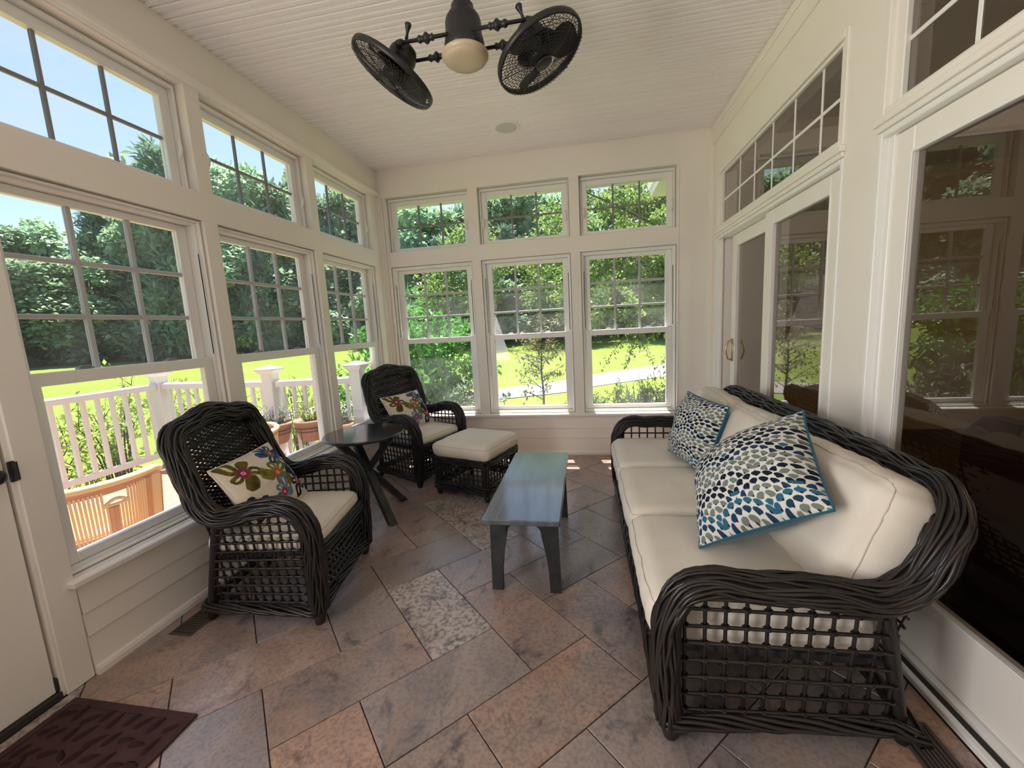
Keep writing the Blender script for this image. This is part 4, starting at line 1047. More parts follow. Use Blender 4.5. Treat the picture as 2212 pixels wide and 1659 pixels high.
# floor registers
def register(label, cx, cy, wx, wy, nslat, two=False):
    o = thing('floor_register', label, 'vent', (cx, cy, 0), 0, 'dark floor registers')
    mb = MB(); e = .012
    mb.box(-wx / 2, -wx / 2 + e, -wy / 2, wy / 2, .0005, .0045, .001); mb.box(wx / 2 - e, wx / 2, -wy / 2, wy / 2, .0005, .0045, .001)
    mb.box(-wx / 2 + e, wx / 2 - e, -wy / 2, -wy / 2 + e, .0005, .0045, .001); mb.box(-wx / 2 + e, wx / 2 - e, wy / 2 - e, wy / 2, .0005, .0045, .001)
    mb.build('frame', MATS['register_bronze'], o)
    mb = MB(); mb.box(-wx / 2 + e, wx / 2 - e, -wy / 2 + e, wy / 2 - e, .0005, .0012); mb.build('dark_opening', GAP, o)
    for i in range(nslat):
        if two:
            x = -wx / 2 + e + (wx - 2 * e) * (i + 1) / (nslat + 1)
            mb = MB(); mb.box(x - .0028, x + .0028, -wy / 2 + e, wy / 2 - e, .0012, .004); mb.build('slat', MATS['register_bronze'], o)
        else:
            y = -wy / 2 + e + (wy - 2 * e) * (i + 1) / (nslat + 1)
            mb = MB(); mb.box(-wx / 2 + e, wx / 2 - e, y - .0028, y + .0028, .0012, .004); mb.build('slat', MATS['register_bronze'], o)
    return o
mat('register_bronze', (.085, .062, .050), .45, spec=.4)
register('bronze floor register under the left wall, behind the nearest armchair', -1.985, 1.64, .125, .32, 19)
register('bronze floor register by the glass door track behind the sofa', 1.045, 1.25, .115, .34, 6, True)

# door mat
dm = thing('door_mat', 'maroon ribbed door mat with raised leaf pattern by the hinged door', 'mat', (-1.782, .69, 0))
mw, ml_ = .293, .435
mb = MB(); mb.box(-mw, mw, -ml_, ml_, .0008, .006, .002); mb.build('mat_base', MATM, dm)
mb = MB()
for a, b, c, d in ((-mw, -mw + .03, -ml_, ml_), (mw - .03, mw, -ml_, ml_), (-mw + .03, mw - .03, -ml_, -ml_ + .03), (-mw + .03, mw - .03, ml_ - .03, ml_)): mb.box(a, b, c, d, .006, .0105, .003)
mb.build('raised_border', MATM, dm)
mb = MB(); rm = random.Random(3)
for i in range(9):
    for j in range(12):
        x = -mw + .058 + (2 * mw - .116) * i / 8 + rm.uniform(-.008, .008); y = -ml_ + .06 + (2 * ml_ - .12) * j / 11 + rm.uniform(-.01, .01); a = rm.uniform(-.6, .9) + (PI / 2 if (i + j) % 3 == 0 else .3); ln = rm.uniform(.030, .040); wd_ = ln * .36
        ca, sa = math.cos(a), math.sin(a)
        def LP(p, q):
            t_ = -1 + 2 * p; e_ = math.sqrt(max(0, 1 - t_ * t_)) * (1 - .35 * t_); w2 = (-1 + 2 * q) * e_; X_ = t_ * ln; Y_ = w2 * wd_ + .004 * math.sin(t_ * 2)
            return (x + X_ * ca - Y_ * sa, y + X_ * sa + Y_ * ca, .0055 + .0100 * max(0, 1 - (2 * q - 1) ** 2) * e_ - .003 * (abs(2 * q - 1) < .15))
        mb.grid(LP, 6, 5)
mb.build('leaf_relief', MATR, dm, smooth=True, kind='stuff')

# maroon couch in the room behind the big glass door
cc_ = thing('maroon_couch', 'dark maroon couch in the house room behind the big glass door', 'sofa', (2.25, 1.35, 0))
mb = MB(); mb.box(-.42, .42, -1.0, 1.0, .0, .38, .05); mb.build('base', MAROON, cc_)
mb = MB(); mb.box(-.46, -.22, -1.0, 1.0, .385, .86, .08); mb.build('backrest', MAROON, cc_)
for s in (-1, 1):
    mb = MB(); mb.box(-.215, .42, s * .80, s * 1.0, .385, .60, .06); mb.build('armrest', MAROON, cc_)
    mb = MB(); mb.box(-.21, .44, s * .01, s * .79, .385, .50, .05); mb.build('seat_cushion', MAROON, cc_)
# ------------------------------------------------------------ ground, path, deck
def gz(x, y):
    r = math.hypot(x, y - 2)
    return -.75 + .032 * max(0, r - 14) + .05 * noise.noise(Vector((x * .15, y * .15, 0))) * min(1, max(0, r - 5) / 10)
mb = MB(); S = []
xs = [-75 + 2.5 * i for i in range(61)]; ys = [-25 + 2.5 * i for i in range(49)]
for y in ys:
    for x in xs: S.append((x, y, gz(x, y)))
mb.v = S; nxx = len(xs)
for j in range(len(ys) - 1):
    for i in range(nxx - 1):
        cx, cy = xs[i] + 1.25, ys[j] + 1.25
        if -2.6 < cx < 6 and -1.8 < cy < 4.0: continue
        a = j * nxx + i; mb.f.append((a, a + 1, a + nxx + 1, a + nxx))
o = mb.build('lawn', LAWN, smooth=True, normals=False); tag(o, 'wide mown green lawn reaching from the deck to the trees', 'lawn', kind='stuff')
# gravel path
mb = MB(); c1 = [(-9.0, 8.6), (-5.5, 10.0), (-2.75, 11.5), (-.56, 12.66), (.145, 13.56), (2.98, 15.8), (7, 19.5), (12, 24)]
c2 = [(-9.6, 10.6), (-6.2, 12.1), (-3.0, 13.66), (-.64, 15.47), (.188, 16.5), (3.6, 19.0), (7.2, 22.6), (12, 28)]
P1 = catmull([(x, y, 0) for x, y in c1], .4); n = len(P1); P2 = catmull([(x, y, 0) for x, y in c2], .4)
for i in range(n):
    a = P1[i]; b = P2[min(len(P2) - 1, int(i * (len(P2) - 1) / (n - 1)))]
    for k in range(7):
        q = a.lerp(b, k / 6); mb.v.append((q.x, q.y, gz(q.x, q.y) + .02 + .02 * (0 < k < 6)))
for i in range(n - 1):
    for k in range(6): mb.f.append((i * 7 + k, i * 7 + k + 1, i * 7 + k + 8, i * 7 + k + 7))
tag(mb.build('gravel_path', GRAVEL, smooth=True), 'pale gravel drive curving across the lawn past the far windows', 'path', kind='stuff')

DZ = -.035; DX0, DX1, DY0, DY1 = -5.06, XL - T - .012, -1.6, 4.09
dk = thing('wood_deck', 'sunlit reddish wood deck outside the left windows', 'deck', (0, 0, DZ))
x = DX1 - .07; i = 0
bm_ = MB(); bm_.box(-.0675, .0675, DY0, DY1, -.03, 0, .004); bme = bm_.mesh('deck_board'); bme.materials.append(DECK)
while x > DX0: link('deck_board', bme, dk, loc=(x, 0, 0)); x -= .1405
mb = MB(); mb.box(DX0 - .02, DX0, DY0, DY1 + .02, -.22, -.002); mb.box(DX0, DX1, DY1, DY1 + .02, -.22, -.002); mb.build('fascia_board', WHITEX, dk)
mb = MB(); mb.box(DX0 + .05, DX1, DY0 + .1, DY1 - .05, -.20, -.034); mb.build('joist_frame', GAP, dk)
def post(parent, x, y, ztop=1.08, w=.062):
    mb = MB(); mb.box(x - w, x + w, y - w, y + w, DZ, ztop - .05, .004); p = mb.build('post', WHITEX, parent)
    mb = MB(); k = w + .038
    def fr(h0, z0, h1, z1):
        mb.quad_strip([[(x + sx * h, y + sy * h, z) for sx, sy in ((-1, -1), (1, -1), (1, 1), (-1, 1))] for h, z in ((h0, z0), (h1, z1))])
    fr(w + .006, ztop - .0495, k - .004, ztop - .012); fr(k, ztop - .012, k, ztop + .008); fr(k, ztop + .008, .006, ztop + .045)
    mb.build('post_cap', WHITEX, p)
    mb = MB(); mb.box(x - w - .012, x + w + .012, y - w - .012, y + w + .012, DZ + .0005, DZ + .05, .006); mb.build('post_base', WHITEX, p)
def rail_run(parent, a, b, gap=.125):
    a, b = Vector(a), Vector(b); d = (b - a).normalized(); p = Vector((-d.y, d.x)); Ln = (b - a).length
    def bar(z0, z1, w, nm, prof=None):
        mb = MB(); mb.quad_strip([[(q.x + p.x * s, q.y + p.y * s, z) for s, z in ((-w, z0), (w, z0), (w, z1 - .012), (w * .6, z1), (-w * .6, z1), (-w, z1 - .012))] for q in (a, b)]); return mb.build(nm, WHITEX, parent)
    bar(.885, .955, .040, 'top_rail'); bar(.075, .135, .022, 'bottom_rail')
    n = int(Ln / gap); mb = MB(); mb.box(-.018, .018, -.018, .018, .1355, .8845, .003); me = mb.mesh('baluster'); me.materials.append(WHITEX)
    for i in range(n):
        q = a + d * (Ln * (i + .5) / n); link('baluster', me, parent, loc=(q.x, q.y, 0), rot=(0, 0, math.atan2(d.y, d.x)))
    q = a + d * (Ln * .55); mb = MB(); mb.box(q.x - .018, q.x + .018, q.y - .018, q.y + .018, DZ + .0005, .0745); mb.build('support_block', WHITEX, parent)
RX, RY = -5.0, 4.02
ra = thing('deck_railing', 'white railing along the outer edge of the deck, seen through the nearest left window', 'railing', (0, 0, 0))
post(ra, RX, RY); post(ra, RX, .9); rail_run(ra, (RX, .97), (RX, RY - .07)); rail_run(ra, (RX, DY0 + .1), (RX, .83))
rb = thing('deck_railing', 'white railing across the deck end, behind the flower pots', 'railing', (0, 0, 0))
post(rb, -3.38, RY - .13); post(rb, -2.42, RY); rail_run(rb, (RX + .07, RY), (-3.45, RY - .11)); rail_run(rb, (-3.31, RY - .12), (-2.49, RY - .01), .115)

# ------------------------------------------------------------ plants
def leaf(mb, c, size, d, up, fold=.25, narrow=.5):
    """one folded leaf: four corners"""
    d = d.normalized(); s = d.cross(up); s = s.normalized() if s.length > 1e-5 else d.orthogonal().normalized(); n_ = s.cross(d)
    k = len(mb.v); w_ = size * narrow * .5
    mb.v += [tuple(c), tuple(c + d * size * .5 + s * w_ + n_ * size * fold * .3), tuple(c + d * size), tuple(c + d * size * .5 - s * w_ + n_ * size * fold * .3)]
    mb.f += [(k, k + 1, k + 2), (k, k + 2, k + 3)]
def rdir(r, zb=0.0):
    while True:
        v = Vector((r.uniform(-1, 1), r.uniform(-1, 1), r.uniform(-1, 1)))
        if .05 < v.length < 1: v.normalize(); v.z += zb; return v.normalized()
def bush(name, label, cat, loc, rx, ry, h, nst, nlf, lsz, leafmat, barkmat=BARK, seed=0, group=None, narrow=.5, hollow=.0, spread=1.0, per=1, lowleaf=.15):
    """stems from the base that fork; leaves along the twig ends"""
    r = random.Random(seed); o = thing(name, label, cat, loc, 0, group); st = MB(); lf = MB(); tips = []
    for i in range(nst):
        a = 2 * PI * i / nst + r.uniform(-.4, .4); k = r.uniform(.25, 1) ** .6; e = Vector((math.cos(a) * rx * k * spread, math.sin(a) * ry * k * spread, h * r.uniform(.72, 1.0) * (1 - .35 * k * k)))
        b = Vector((math.cos(a) * .06, math.sin(a) * .06, 0)); mid = b.lerp(e, .5) + Vector((e.x * -.18, e.y * -.18, h * .08))
        pts = [b, b.lerp(mid, .5) + Vector((0, 0, .02)), mid, mid.lerp(e, .5) + Vector((0, 0, h * .02)), e]
        st.tube(pts, [.014, .012, .009, .006, .003], 5); tips.append((mid, e))
        for q in range(5):
            s0 = b.lerp(mid, r.uniform(.35, 1)) if q < 2 else mid.lerp(e, r.uniform(0, .9)); e2 = s0 + (rdir(r, .35) * h * r.uniform(.14, .30))
            st.tube([s0, s0.lerp(e2, .5) + Vector((0, 0, .01)), e2], [.006, .004, .002], 4); tips.append((s0, e2))
    for i in range(nlf):
        s0, e = r.choice(tips); f = r.uniform(lowleaf, 1) ** .7; c = s0.lerp(e, f) + rdir(r) * lsz * r.uniform(.1, .9)
        for q in range(per): leaf(lf, c, lsz * r.uniform(.7, 1.2), rdir(r, .25), Vector((0, 0, 1)) + rdir(r) * .7, narrow=narrow)
    st.build('stems', barkmat, o, normals=False, kind='stuff'); lf.build('foliage', leafmat, o, normals=False, kind='stuff')
    return o
def crown(lf, r, centers, n, lsz, narrow=.6, shell=.55, flat=1.0):
    tot = sum(c[3] ** 2 for c in centers)
    for cx, cy, cz, R in centers:
        for i in range(int(n * R * R / tot)):
            d = rdir(r); q = Vector((cx, cy, cz)) + Vector((d.x, d.y, d.z * flat)) * R * r.uniform(shell, 1.05)
            leaf(lf, q, lsz * r.uniform(.65, 1.25), (d + rdir(r) * .9 + Vector((0, 0, -.25))), Vector((0, 0, 1.0)) + d * .7 + rdir(r) * .55, narrow=narrow)
# woodland: a few tree shapes, shared by many trees
def deciduous(seed, h, w, n, lsz, leafmat, base=.12):
    r = random.Random(seed); tr = MB(); lf = MB()
    tr.tube([(0, 0, -.4), (.1, 0, h * .2), (-.1, .1, h * .5), (.05, 0, h * .85)], [h * .016, h * .013, h * .009, h * .003], 7)
    cs = []
    for i in range(17):
        f = r.uniform(base, .95); rad = w * (math.sin(PI * (.12 + .82 * f)) ** .7); a = r.uniform(0, 2 * PI); k = r.uniform(.35, .8)
        cs.append((math.cos(a) * rad * k, math.sin(a) * rad * k, h * f, r.uniform(.36, .58) * w * (1.05 - .45 * f)))
        tr.tube([(0, 0, h * f * .75), cs[-1][:3]], [h * .005, h * .0015], 5)
    crown(lf, r, cs, n, lsz, .75, .35, .8)
    a, b = tr.mesh('trunk', True), lf.mesh('foliage'); a.materials.append(BARK); b.materials.append(leafmat); return a, b
def pine(seed, h, w, n, lsz):
    r = random.Random(seed); tr = MB(); lf = MB(); tr.tube([(0, 0, -.4), (0, 0, h * .5), (0, 0, h)], [h * .016, h * .010, .02], 7)
    k = int(h / .75)
    for i in range(k):
        z = h * (.06 + .92 * i / k); R = w * (1 - (i / k) ** 1.25) * r.uniform(.72, 1.15) + .25
        for j in range(7):
            a = 2 * PI * j / 7 + r.uniform(-.4, .4) + i; L2 = R * r.uniform(.7, 1.1); tip = Vector((math.cos(a) * L2, math.sin(a) * L2, z + L2 * r.uniform(-.10, .16)))
            tr.tube([(0, 0, z), tip], [.03, .008], 4)
            for q in range(int(n * R / (k * 7 * w * .6))):
                f = r.uniform(.2, 1.03); c = Vector((0, 0, z)).lerp(tip, f) + rdir(r) * .32; leaf(lf, c, lsz * r.uniform(.7, 1.3), rdir(r, .2) + (tip - Vector((0, 0, z))).normalized() * .6, Vector((0, 0, 1)) + rdir(r) * .8, narrow=.32)
    a, b = tr.mesh('trunk', True), lf.mesh('foliage'); a.materials.append(BARK); b.materials.append(LEAF_DARK); return a, b
KINDS = {'d0': deciduous(1, 10, 3.6, 9500, .42, LEAF_FAR, .06), 'd1': deciduous(2, 10, 3.9, 9500, .40, LEAF_FAR, .10), 'd2': deciduous(3, 10, 3.2, 8500, .40, LEAF_FAR, .05), 'p0': pine(4, 10, 2.6, 9000, .46), 'p1': pine(5, 10, 2.3, 8000, .46)}
def tree(kind, x, y, h, label, group, name='woodland_tree', cat='tree', wid=None, rz=0):
    o = thing(name, label, cat, (x, y, gz(x, y)), rz, group)
    s = h / 10; ww = wid or s
    for nm, me in zip(('trunk', 'foliage'), KINDS[kind]):
        c = link(nm, me, o); c.scale = (ww, ww, s); c['kind'] = 'stuff' if nm == 'foliage' else 'part'
        if nm == 'trunk': del c['kind']
    return o
rw = random.Random(11)
def top_el(az):
    K_ = [(-75, .16), (-66, .20), (-60, .225), (-57, .22), (-53, .28), (-50, .36), (-47, .37), (-43, .375), (-38, .36), (-33, .33), (-28, .30), (-22, .29), (-12, .32), (0, .30), (20, .30), (40, .3)]
    for (a, e), (b, f) in zip(K_, K_[1:]):
        if a <= az <= b: return e + (f - e) * (az - a) / (b - a)
    return .3
def wlab(az, k, row):
    v = 'nearest left window' if az < -46 else 'second left window' if az < -36 else 'last left window' if az < -25 else 'left far window' if az < -14 else 'middle far window' if az < -1 else 'right far window'
    kd = ('low leafy tree' if row == 'front' else 'tall leafy tree') if k[0] == 'd' else ('low pine' if row == 'front' else 'tall pine')
    return '%s in the %s row of the wood, seen through the %s' % (kd, row, v), 'wood beyond the lawn: %ss, %s row, %s' % (kd, row, v)
# front row (dense, low skirts), back row fills the gaps
az = -64.0; i = 0
while az < 15:
    D = (46 if az < -45 else 43 if az < -25 else 38) + rw.uniform(-1.5, 1.5)
    x, y = D * math.sin(math.radians(az)), D * math.cos(math.radians(az)); g = gz(x, y)
    h = (1.41 + D * top_el(az)) - g
    k = ['d0', 'p0', 'd1', 'd2', 'p1', 'd0', 'd1'][i % 7]
    hh = h * rw.uniform(.50, .80)
    tree(k, x, y, hh, *wlab(az, k, 'front'), 'woodland_tree' if k[0] == 'd' else 'pine_tree', wid=rw.uniform(.95, 1.15), rz=rw.uniform(0, 6))
    D += rw.uniform(4, 6.5); az2 = az + rw.uniform(.6, 1.8); x, y = D * math.sin(math.radians(az2)), D * math.cos(math.radians(az2)); g = gz(x, y)
    h = (1.41 + D * top_el(az2)) - g; k2 = ['d1', 'd2', 'd0', 'p0', 'd1', 'd0', 'd2'][i % 7]
    tree(k2, x, y, h * rw.uniform(.88, 1.02), *wlab(az2, k2, 'back'), 'woodland_tree' if k2[0] == 'd' else 'pine_tree', wid=rw.uniform(1.1, 1.35), rz=rw.uniform(0, 6))
    az += 3.0; i += 1
tree('p1', 44 * math.sin(math.radians(-48.5)), 44 * math.cos(math.radians(-48.5)), 17.6, 'tallest pine, rising into the sky in the nearest upper left window', None, 'pine_tree', wid=1.55)

# shrubs behind the deck railing
for j, (x, y, rx, ry, h, sd) in enumerate([(-5.75, 3.15, .50, .75, 1.75, 31), (-5.85, 4.05, .50, .65, 1.98, 32), (-5.55, 4.95, .45, .60, 2.15, 33)]):
    bush('leafy_shrub', ['yellow green shrub with bare stems behind the railing, leftmost in the nearest window', 'yellow green shrub with bare stems behind the railing, middle of three', 'tallest yellow green shrub behind the railing, beside the corner post'][j], 'shrub', (x, y, -.76), rx, ry, h, 13, 1500, .075, LEAF_YEL, BARK, sd, 'open shrubs behind the railing')
bush('leafy_shrub', 'yellow green shrub behind the capped railing post', 'shrub', (-4.0, 4.95, -.76), .55, .45, 1.88, 12, 1400, .075, LEAF_YEL, BARK, 36)
bush('laurel_shrub', 'bright green laurel shrub outside the far left corner of the room', 'shrub', (-2.45, 6.10, -.76), .92, .80, 3.05, 30, 6500, .13, LEAF_BRT, BARK, 40, narrow=.42, per=1, lowleaf=.3)
bush('laurel_shrub', 'grey green lower shrub in the shade under the laurel, far left window', 'shrub', (-1.72, 5.75, -.76), .62, .50, 1.75, 18, 1500, .10, LEAF_GRY, BARK, 41, narrow=.42)
bush('laurel_shrub', 'bright green shrub beyond the last left window, behind the deck rail', 'shrub', (-3.55, 6.4, -.76), .8, .8, 2.2, 22, 3000, .115, LEAF_BRT, BARK, 42, narrow=.42)
for j, (x, y, h, sd) in enumerate([(.35, 6.9, 1.12, 51), (.85, 7.0, 1.28, 52), (1.35, 7.1, 1.42, 53), (-.15, 7.0, .86, 54)]):
    bush('juniper_shrub', ['feathery low grey green shrub under the right far window, second from left', 'feathery low grey green shrub under the right far window, third from left', 'tallest feathery grey green shrub under the right far window', 'smallest feathery grey green shrub at the foot of the sapling'][j], 'shrub', (x, y, -.76), .42, .40, h, 30, 2600, .06, LEAF_GRY, BARKG, sd, 'low feathery shrubs below the far windows', narrow=.28)
# sapling in the middle far window
o = thing('sapling_tree', 'slender young tree with sparse leaves in the middle far window', 'tree', (-.775, 7.5, -.76)); r = random.Random(61); st = MB(); lf = MB()
P_ = [Vector((0, 0, 0)), Vector((-.01, 0, .5)), Vector((0, 0, .9)), Vector((-.03, .02, 1.3)), Vector((-.01, 0, 1.75)), Vector((-.04, 0, 2.35))]
st.tube(P_, [.026, .023, .020, .015, .010, .004], 8)
for i in range(46):
    z = r.uniform(.75, 2.3); a = r.uniform(0, 2 * PI); b = Vector((-.01, 0, z)); L2 = (.55 if z < 1.7 else .35) * r.uniform(.6, 1.15); e = b + Vector((math.cos(a) * L2, math.sin(a) * L2 * .8, L2 * r.uniform(.15, .75)))
    st.tube([b, b.lerp(e, .5) + Vector((0, 0, .03)), e], [.007, .005, .002], 5)
    for q in range(20): c = b.lerp(e, r.uniform(.25, 1.0)) + rdir(r) * .06; leaf(lf, c, r.uniform(.06, .105), rdir(r, -.1), Vector((0, 0, 1)), narrow=.45)
st.build('trunk', BARKG, o, normals=False); lf.build('foliage', LEAF_RED, o, normals=False, kind='stuff')
# spreading shade tree on the right
o = thing('shade_tree', 'big spreading tree whose leafy branches fill the middle and right far windows', 'tree', (3.1, 9.2, -.76)); r = random.Random(71); st = MB(); lf = MB()
st.tube([(0, 0, -.2), (-.05, 0, 1.4), (.05, .1, 2.8), (0, 0, 5.2)], [.16, .14, .12, .05], 10)
def limb(a, b, r0, r1, sag=.15):
    a, b = Vector(a), Vector(b); m1 = a.lerp(b, .35) + Vector((0, 0, .20)); m2 = a.lerp(b, .7) + Vector((0, .05, .16)); pts = catmull([a, m1, m2, b], .12)
    st.tube(pts, [r0 + (r1 - r0) * i / (len(pts) - 1) for i in range(len(pts))], 6); return pts
limbs = []
for b, r0 in [((-2.1, -1.6, 3.1), .065), ((-3.2, -.6, 3.6), .06), ((-4.2, .3, 4.2), .06), ((-2.8, -1.9, 2.35), .05), ((-1.4, -2.1, 2.0), .045), ((-3.6, -.3, 2.7), .05), ((-.4, -2.0, 3.4), .05), ((-2.4, .6, 5.0), .05), ((-4.6, 1.2, 3.4), .05), ((.8, -1.2, 4.4), .05), ((-1.0, 1.0, 6.0), .05), ((-3.4, -1.2, 4.7), .045)]:
    limbs.append(limb((0, .05, r.uniform(1.9, 3.2)), b, r0, .010))
tw = []
for pts in limbs:
    for i in range(26):
        s0 = pts[int(len(pts) * r.uniform(.25, .99))]; e = s0 + Vector((r.uniform(-.6, .45), r.uniform(-.5, .5), r.uniform(-.75, .45))); m = s0.lerp(e, .5) + Vector((0, 0, .10)); st.tube([s0, m, e], [.009, .006, .002], 4); tw.append((s0, m, e))
for i in range(30000):
    s0, m, e = r.choice(tw); f = r.uniform(.15, 1.05); c = (s0.lerp(m, f * 2) if f < .5 else m.lerp(e, f * 2 - 1)) + rdir(r) * .11
    leaf(lf, c, r.uniform(.065, .115), rdir(r, -.45), Vector((0, 0, 1)) + rdir(r) * .6, narrow=.55)
# drooping sprays in the lower part of the right window
for b, e in [((-1.9, -1.9, 2.1), (-2.6, -2.1, 1.25)), ((-1.3, -2.1, 1.9), (-1.75, -2.3, .95)), ((-2.9, -1.7, 2.2), (-3.25, -1.9, 1.3)), ((-1.6, -2.0, 2.0), (-1.35, -2.4, .75)), ((-2.2, -1.8, 2.2), (-2.15, -2.2, 1.45))]:
    b, e = Vector(b), Vector(e)
    for q in range(3):
        e2 = e + Vector((r.uniform(-.3, .3), r.uniform(-.2, .2), r.uniform(-.12, .25))); m = b.lerp(e2, .5) + Vector((-.08, 0, .16)); st.tube([b, m, e2], [.008, .006, .002], 4)
        for k in range(75):
            f = r.uniform(.2, 1.02); c = (b.lerp(m, f * 2) if f < .5 else m.lerp(e2, f * 2 - 1)) + rdir(r) * .06; leaf(lf, c, r.uniform(.05, .085), rdir(r, -.35), Vector((0, 0, 1)), narrow=.5)
st.build('trunk_and_branches', BARK, o, normals=False, smooth=True); lf.build('foliage', LEAF_MID, o, normals=False, kind='stuff')
# two mid-distance garden trees that close the view between house and wood
def garden_tree(loc, h, w, n, lsz, lm, label, sd, base=.2):
    r = random.Random(sd); o = thing('garden_tree', label, 'tree', loc); st = MB(); lf = MB(); st.tube([(0, 0, -.2), (.05, 0, h * .3), (0, .05, h * .8)], [.11, .09, .02], 8); cs = []
    for i in range(16):
        f = r.uniform(base, .95); a = r.uniform(0, 2 * PI); k = w * math.sin(PI * (.12 + .8 * f)) * r.uniform(.3, .75); cs.append((math.cos(a) * k, math.sin(a) * k, h * f, w * r.uniform(.34, .5))); st.tube([(0, 0, h * f * .7), cs[-1][:3]], [.04, .012], 5)
    crown(lf, r, cs, n, lsz, .6, .3, .8); st.build('trunk', BARK, o, normals=False, smooth=True); lf.build('foliage', lm, o, normals=False, kind='stuff')
garden_tree((-8.6, 31.0, -.25), 10.5, 3.6, 9500, .26, LEAF_MID, 'rounded leafy tree on the lawn seen through the left far window', 81)
garden_tree((-1.2, 32.5, -.2), 10.8, 4.0, 12000, .27, LEAF_MID, 'broad leafy tree across the drive behind the middle far window', 82, .30)
garden_tree((6.2, 33.0, -.2), 11, 4.2, 12000, .27, LEAF_MID, 'broad leafy tree across the drive behind the right far window', 83, .22)

# ------------------------------------------------------------ things on the deck
def pot(x, y, rim, rr, label, lm, sd):
    hgt = .22; z0 = rim - hgt; o = thing('flower_pot', label, 'flower pot', (x, y, z0), 0, 'terracotta pots on the deck stand')
    mb = MB(); mb.lathe([(.002, 0), (rr * .62, .0), (rr * .70, .02), (rr * .90, hgt * .55), (rr * .98, hgt * .80), (rr * 1.04, hgt * .82), (rr * 1.05, hgt), (rr * .95, hgt), (rr * .90, hgt - .03), (.002, hgt - .03)], n=28); mb.build('pot', TERRA, o, smooth=True)
    mb = MB(); mb.lathe([(.002, hgt - .024), (rr * .88, hgt - .028), (rr * .86, hgt - .0305), (.002, hgt - .031)], n=20); mb.build('soil', SOIL, o)
    r = random.Random(sd); st = MB(); lf = MB()
    for i in range(30):
        a = r.uniform(0, 6.28); b = Vector((math.cos(a) * rr * .5 * r.random(), math.sin(a) * rr * .5 * r.random(), hgt - .025)); e = b + Vector((math.cos(a) * .12 * r.random(), math.sin(a) * .12 * r.random(), r.uniform(.08, .22))); st.tube([b, b.lerp(e, .5) + Vector((.005, 0, .01)), e], [.003, .002, .001], 4)
        for q in range(11): leaf(lf, b.lerp(e, r.uniform(.2, 1)), r.uniform(.022, .042), rdir(r, .3), Vector((0, 0, 1)), narrow=.4)
    st.build('stems', BARK, o, normals=False, kind='stuff'); lf.build('foliage', lm, o, normals=False, kind='stuff')
    sd_ = thing('pot_stand', 'thin black wire stand holding the ' + {1: 'wide left pot', 2: 'middle pot of green herbs', 3: 'small right pot'}[sd] + ' on the deck', 'stand', (x, y, DZ), 0, 'wire stands holding the deck pots')
    for nm, zz, q in (('ring', z0 + hgt * .66 - DZ, rr * .985), ('ring', z0 + hgt * .50 - DZ, rr * .92)):
        mb = MB(); mb.tube([(math.cos(2 * PI * k / 28) * q, math.sin(2 * PI * k / 28) * q, zz) for k in range(28)], .004, 6, closed=True); mb.build(nm, BLACK, sd_)
    for k in range(3):
        a = 2 * PI * k / 3 + .5; q = rr * 1.005; mb = MB(); mb.tube([(math.cos(a) * q, math.sin(a) * q, z0 + hgt * .70 - DZ), (math.cos(a) * q * .98, math.sin(a) * q * .98, z0 - DZ - .05), (math.cos(a) * q * .6, math.sin(a) * q * .6, .10), (math.cos(a) * q * .9, math.sin(a) * q * .9, .0)], .004, 6); mb.build('leg', BLACK, sd_)
pot(-3.22, 3.68, .535, .165, 'wide terracotta pot with dry twigs on the deck, left of three', LEAF_GRY, 1)
pot(-2.83, 3.72, .560, .150, 'terracotta pot with thin green herbs on the deck, middle of three', LEAF_YEL, 2)
pot(-2.46, 3.70, .520, .115, 'small terracotta pot on the deck beside the house, right of three', LEAF_GRY, 3)
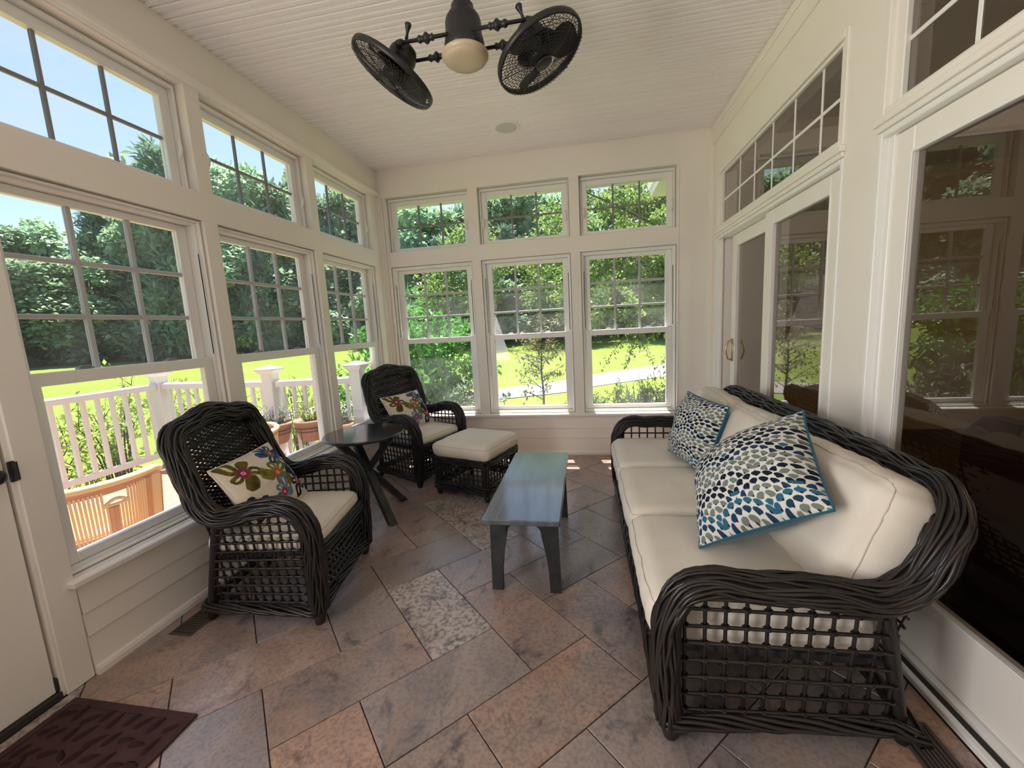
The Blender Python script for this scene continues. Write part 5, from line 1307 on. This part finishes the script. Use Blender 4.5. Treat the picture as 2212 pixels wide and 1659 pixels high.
def rattan_chair(label, loc, rz):
    """tub chair: curved back of upright canes between broad bands; local +x forwards, back at -x"""
    o = thing('rattan_chair', label, 'chair', loc, rz, 'tan rattan tub chairs on the deck')
    R = .36; zr = lambda a: .63 - .13 * max(0, (abs(a) - .7) / .95) ** 1.3
    rad = lambda z: R * (.86 + .14 * min(1, z / .60))
    pt = lambda a, z: (-math.cos(a) * rad(z), math.sin(a) * rad(z) * 1.08, z)
    A1 = 1.75
    aa = [-A1 + 2 * A1 * i / 48 for i in range(49)]
    MB().tube([pt(a, zr(a)) for a in aa], .022, 8).build('top_rim', RATTANL, o, smooth=True)
    for f0, f1 in ((.90, .965), (.40, .50), (.02, .12)):
        mb = MB(); rings = []
        for a in aa: rings.append([tuple(Vector(pt(a, zr(a) * f)) * 1) if s == 0 else (pt(a, zr(a) * f)[0] * .955, pt(a, zr(a) * f)[1] * .955, pt(a, zr(a) * f)[2]) for s, f in ((0, f0), (0, f1), (1, f1), (1, f0))])
        mb.quad_strip(rings, True, True); mb.build('band', RATTAN, o)
    for i in range(72):
        a = -A1 + 2 * A1 * (i + .5) / 72; mid = i % 12 in (0, 1)
        if abs(a) < .16 and False: continue
        lo, hi = .04, .93
        if abs(a) < .17: hi = .76
        if mid: MB().tube([pt(a, zr(a) * lo), pt(a, zr(a) * .5), pt(a, zr(a) * hi)], .015, 6).build('wide_cane', RATTAN, o)
        else: MB().tube([pt(a, zr(a) * (lo + (hi - lo) * k / 6)) for k in range(7)], .0068, 5).build('cane', RATTANL, o)
    mb = MB(); mb.tube([tuple(Vector(pt(-.17 + .34 * k / 10, zr(0) * (.78 + .055 * math.sin(PI * k / 10)))) * 1.0) for k in range(11)], .010, 6); mb.tube([pt(-.17 + .34 * k / 10, zr(0) * .78) for k in range(11)], .010, 6); mb.build('hand_hold', RATTANL, o, smooth=True)
    mb = MB(); mb.lathe([(.002, .28), (.295, .28), (.31, .30), (.30, .33), (.002, .34)], n=32); mb.build('seat', RATTAN, o, smooth=True)
    for a in (-2.2, -.9, .9, 2.2): MB().tube([(-math.cos(a) * .29, math.sin(a) * .29, 0), (-math.cos(a) * .28, math.sin(a) * .28, .28)], .018, 8).build('leg', RATTAN, o)
    return o
rattan_chair('tan rattan tub chair with its back to the nearest left window', (-3.20, 1.98, DZ), math.radians(170))
rattan_chair('tan rattan tub chair mostly hidden behind the nearest armchair', (-3.10, 3.02, DZ), math.radians(215))
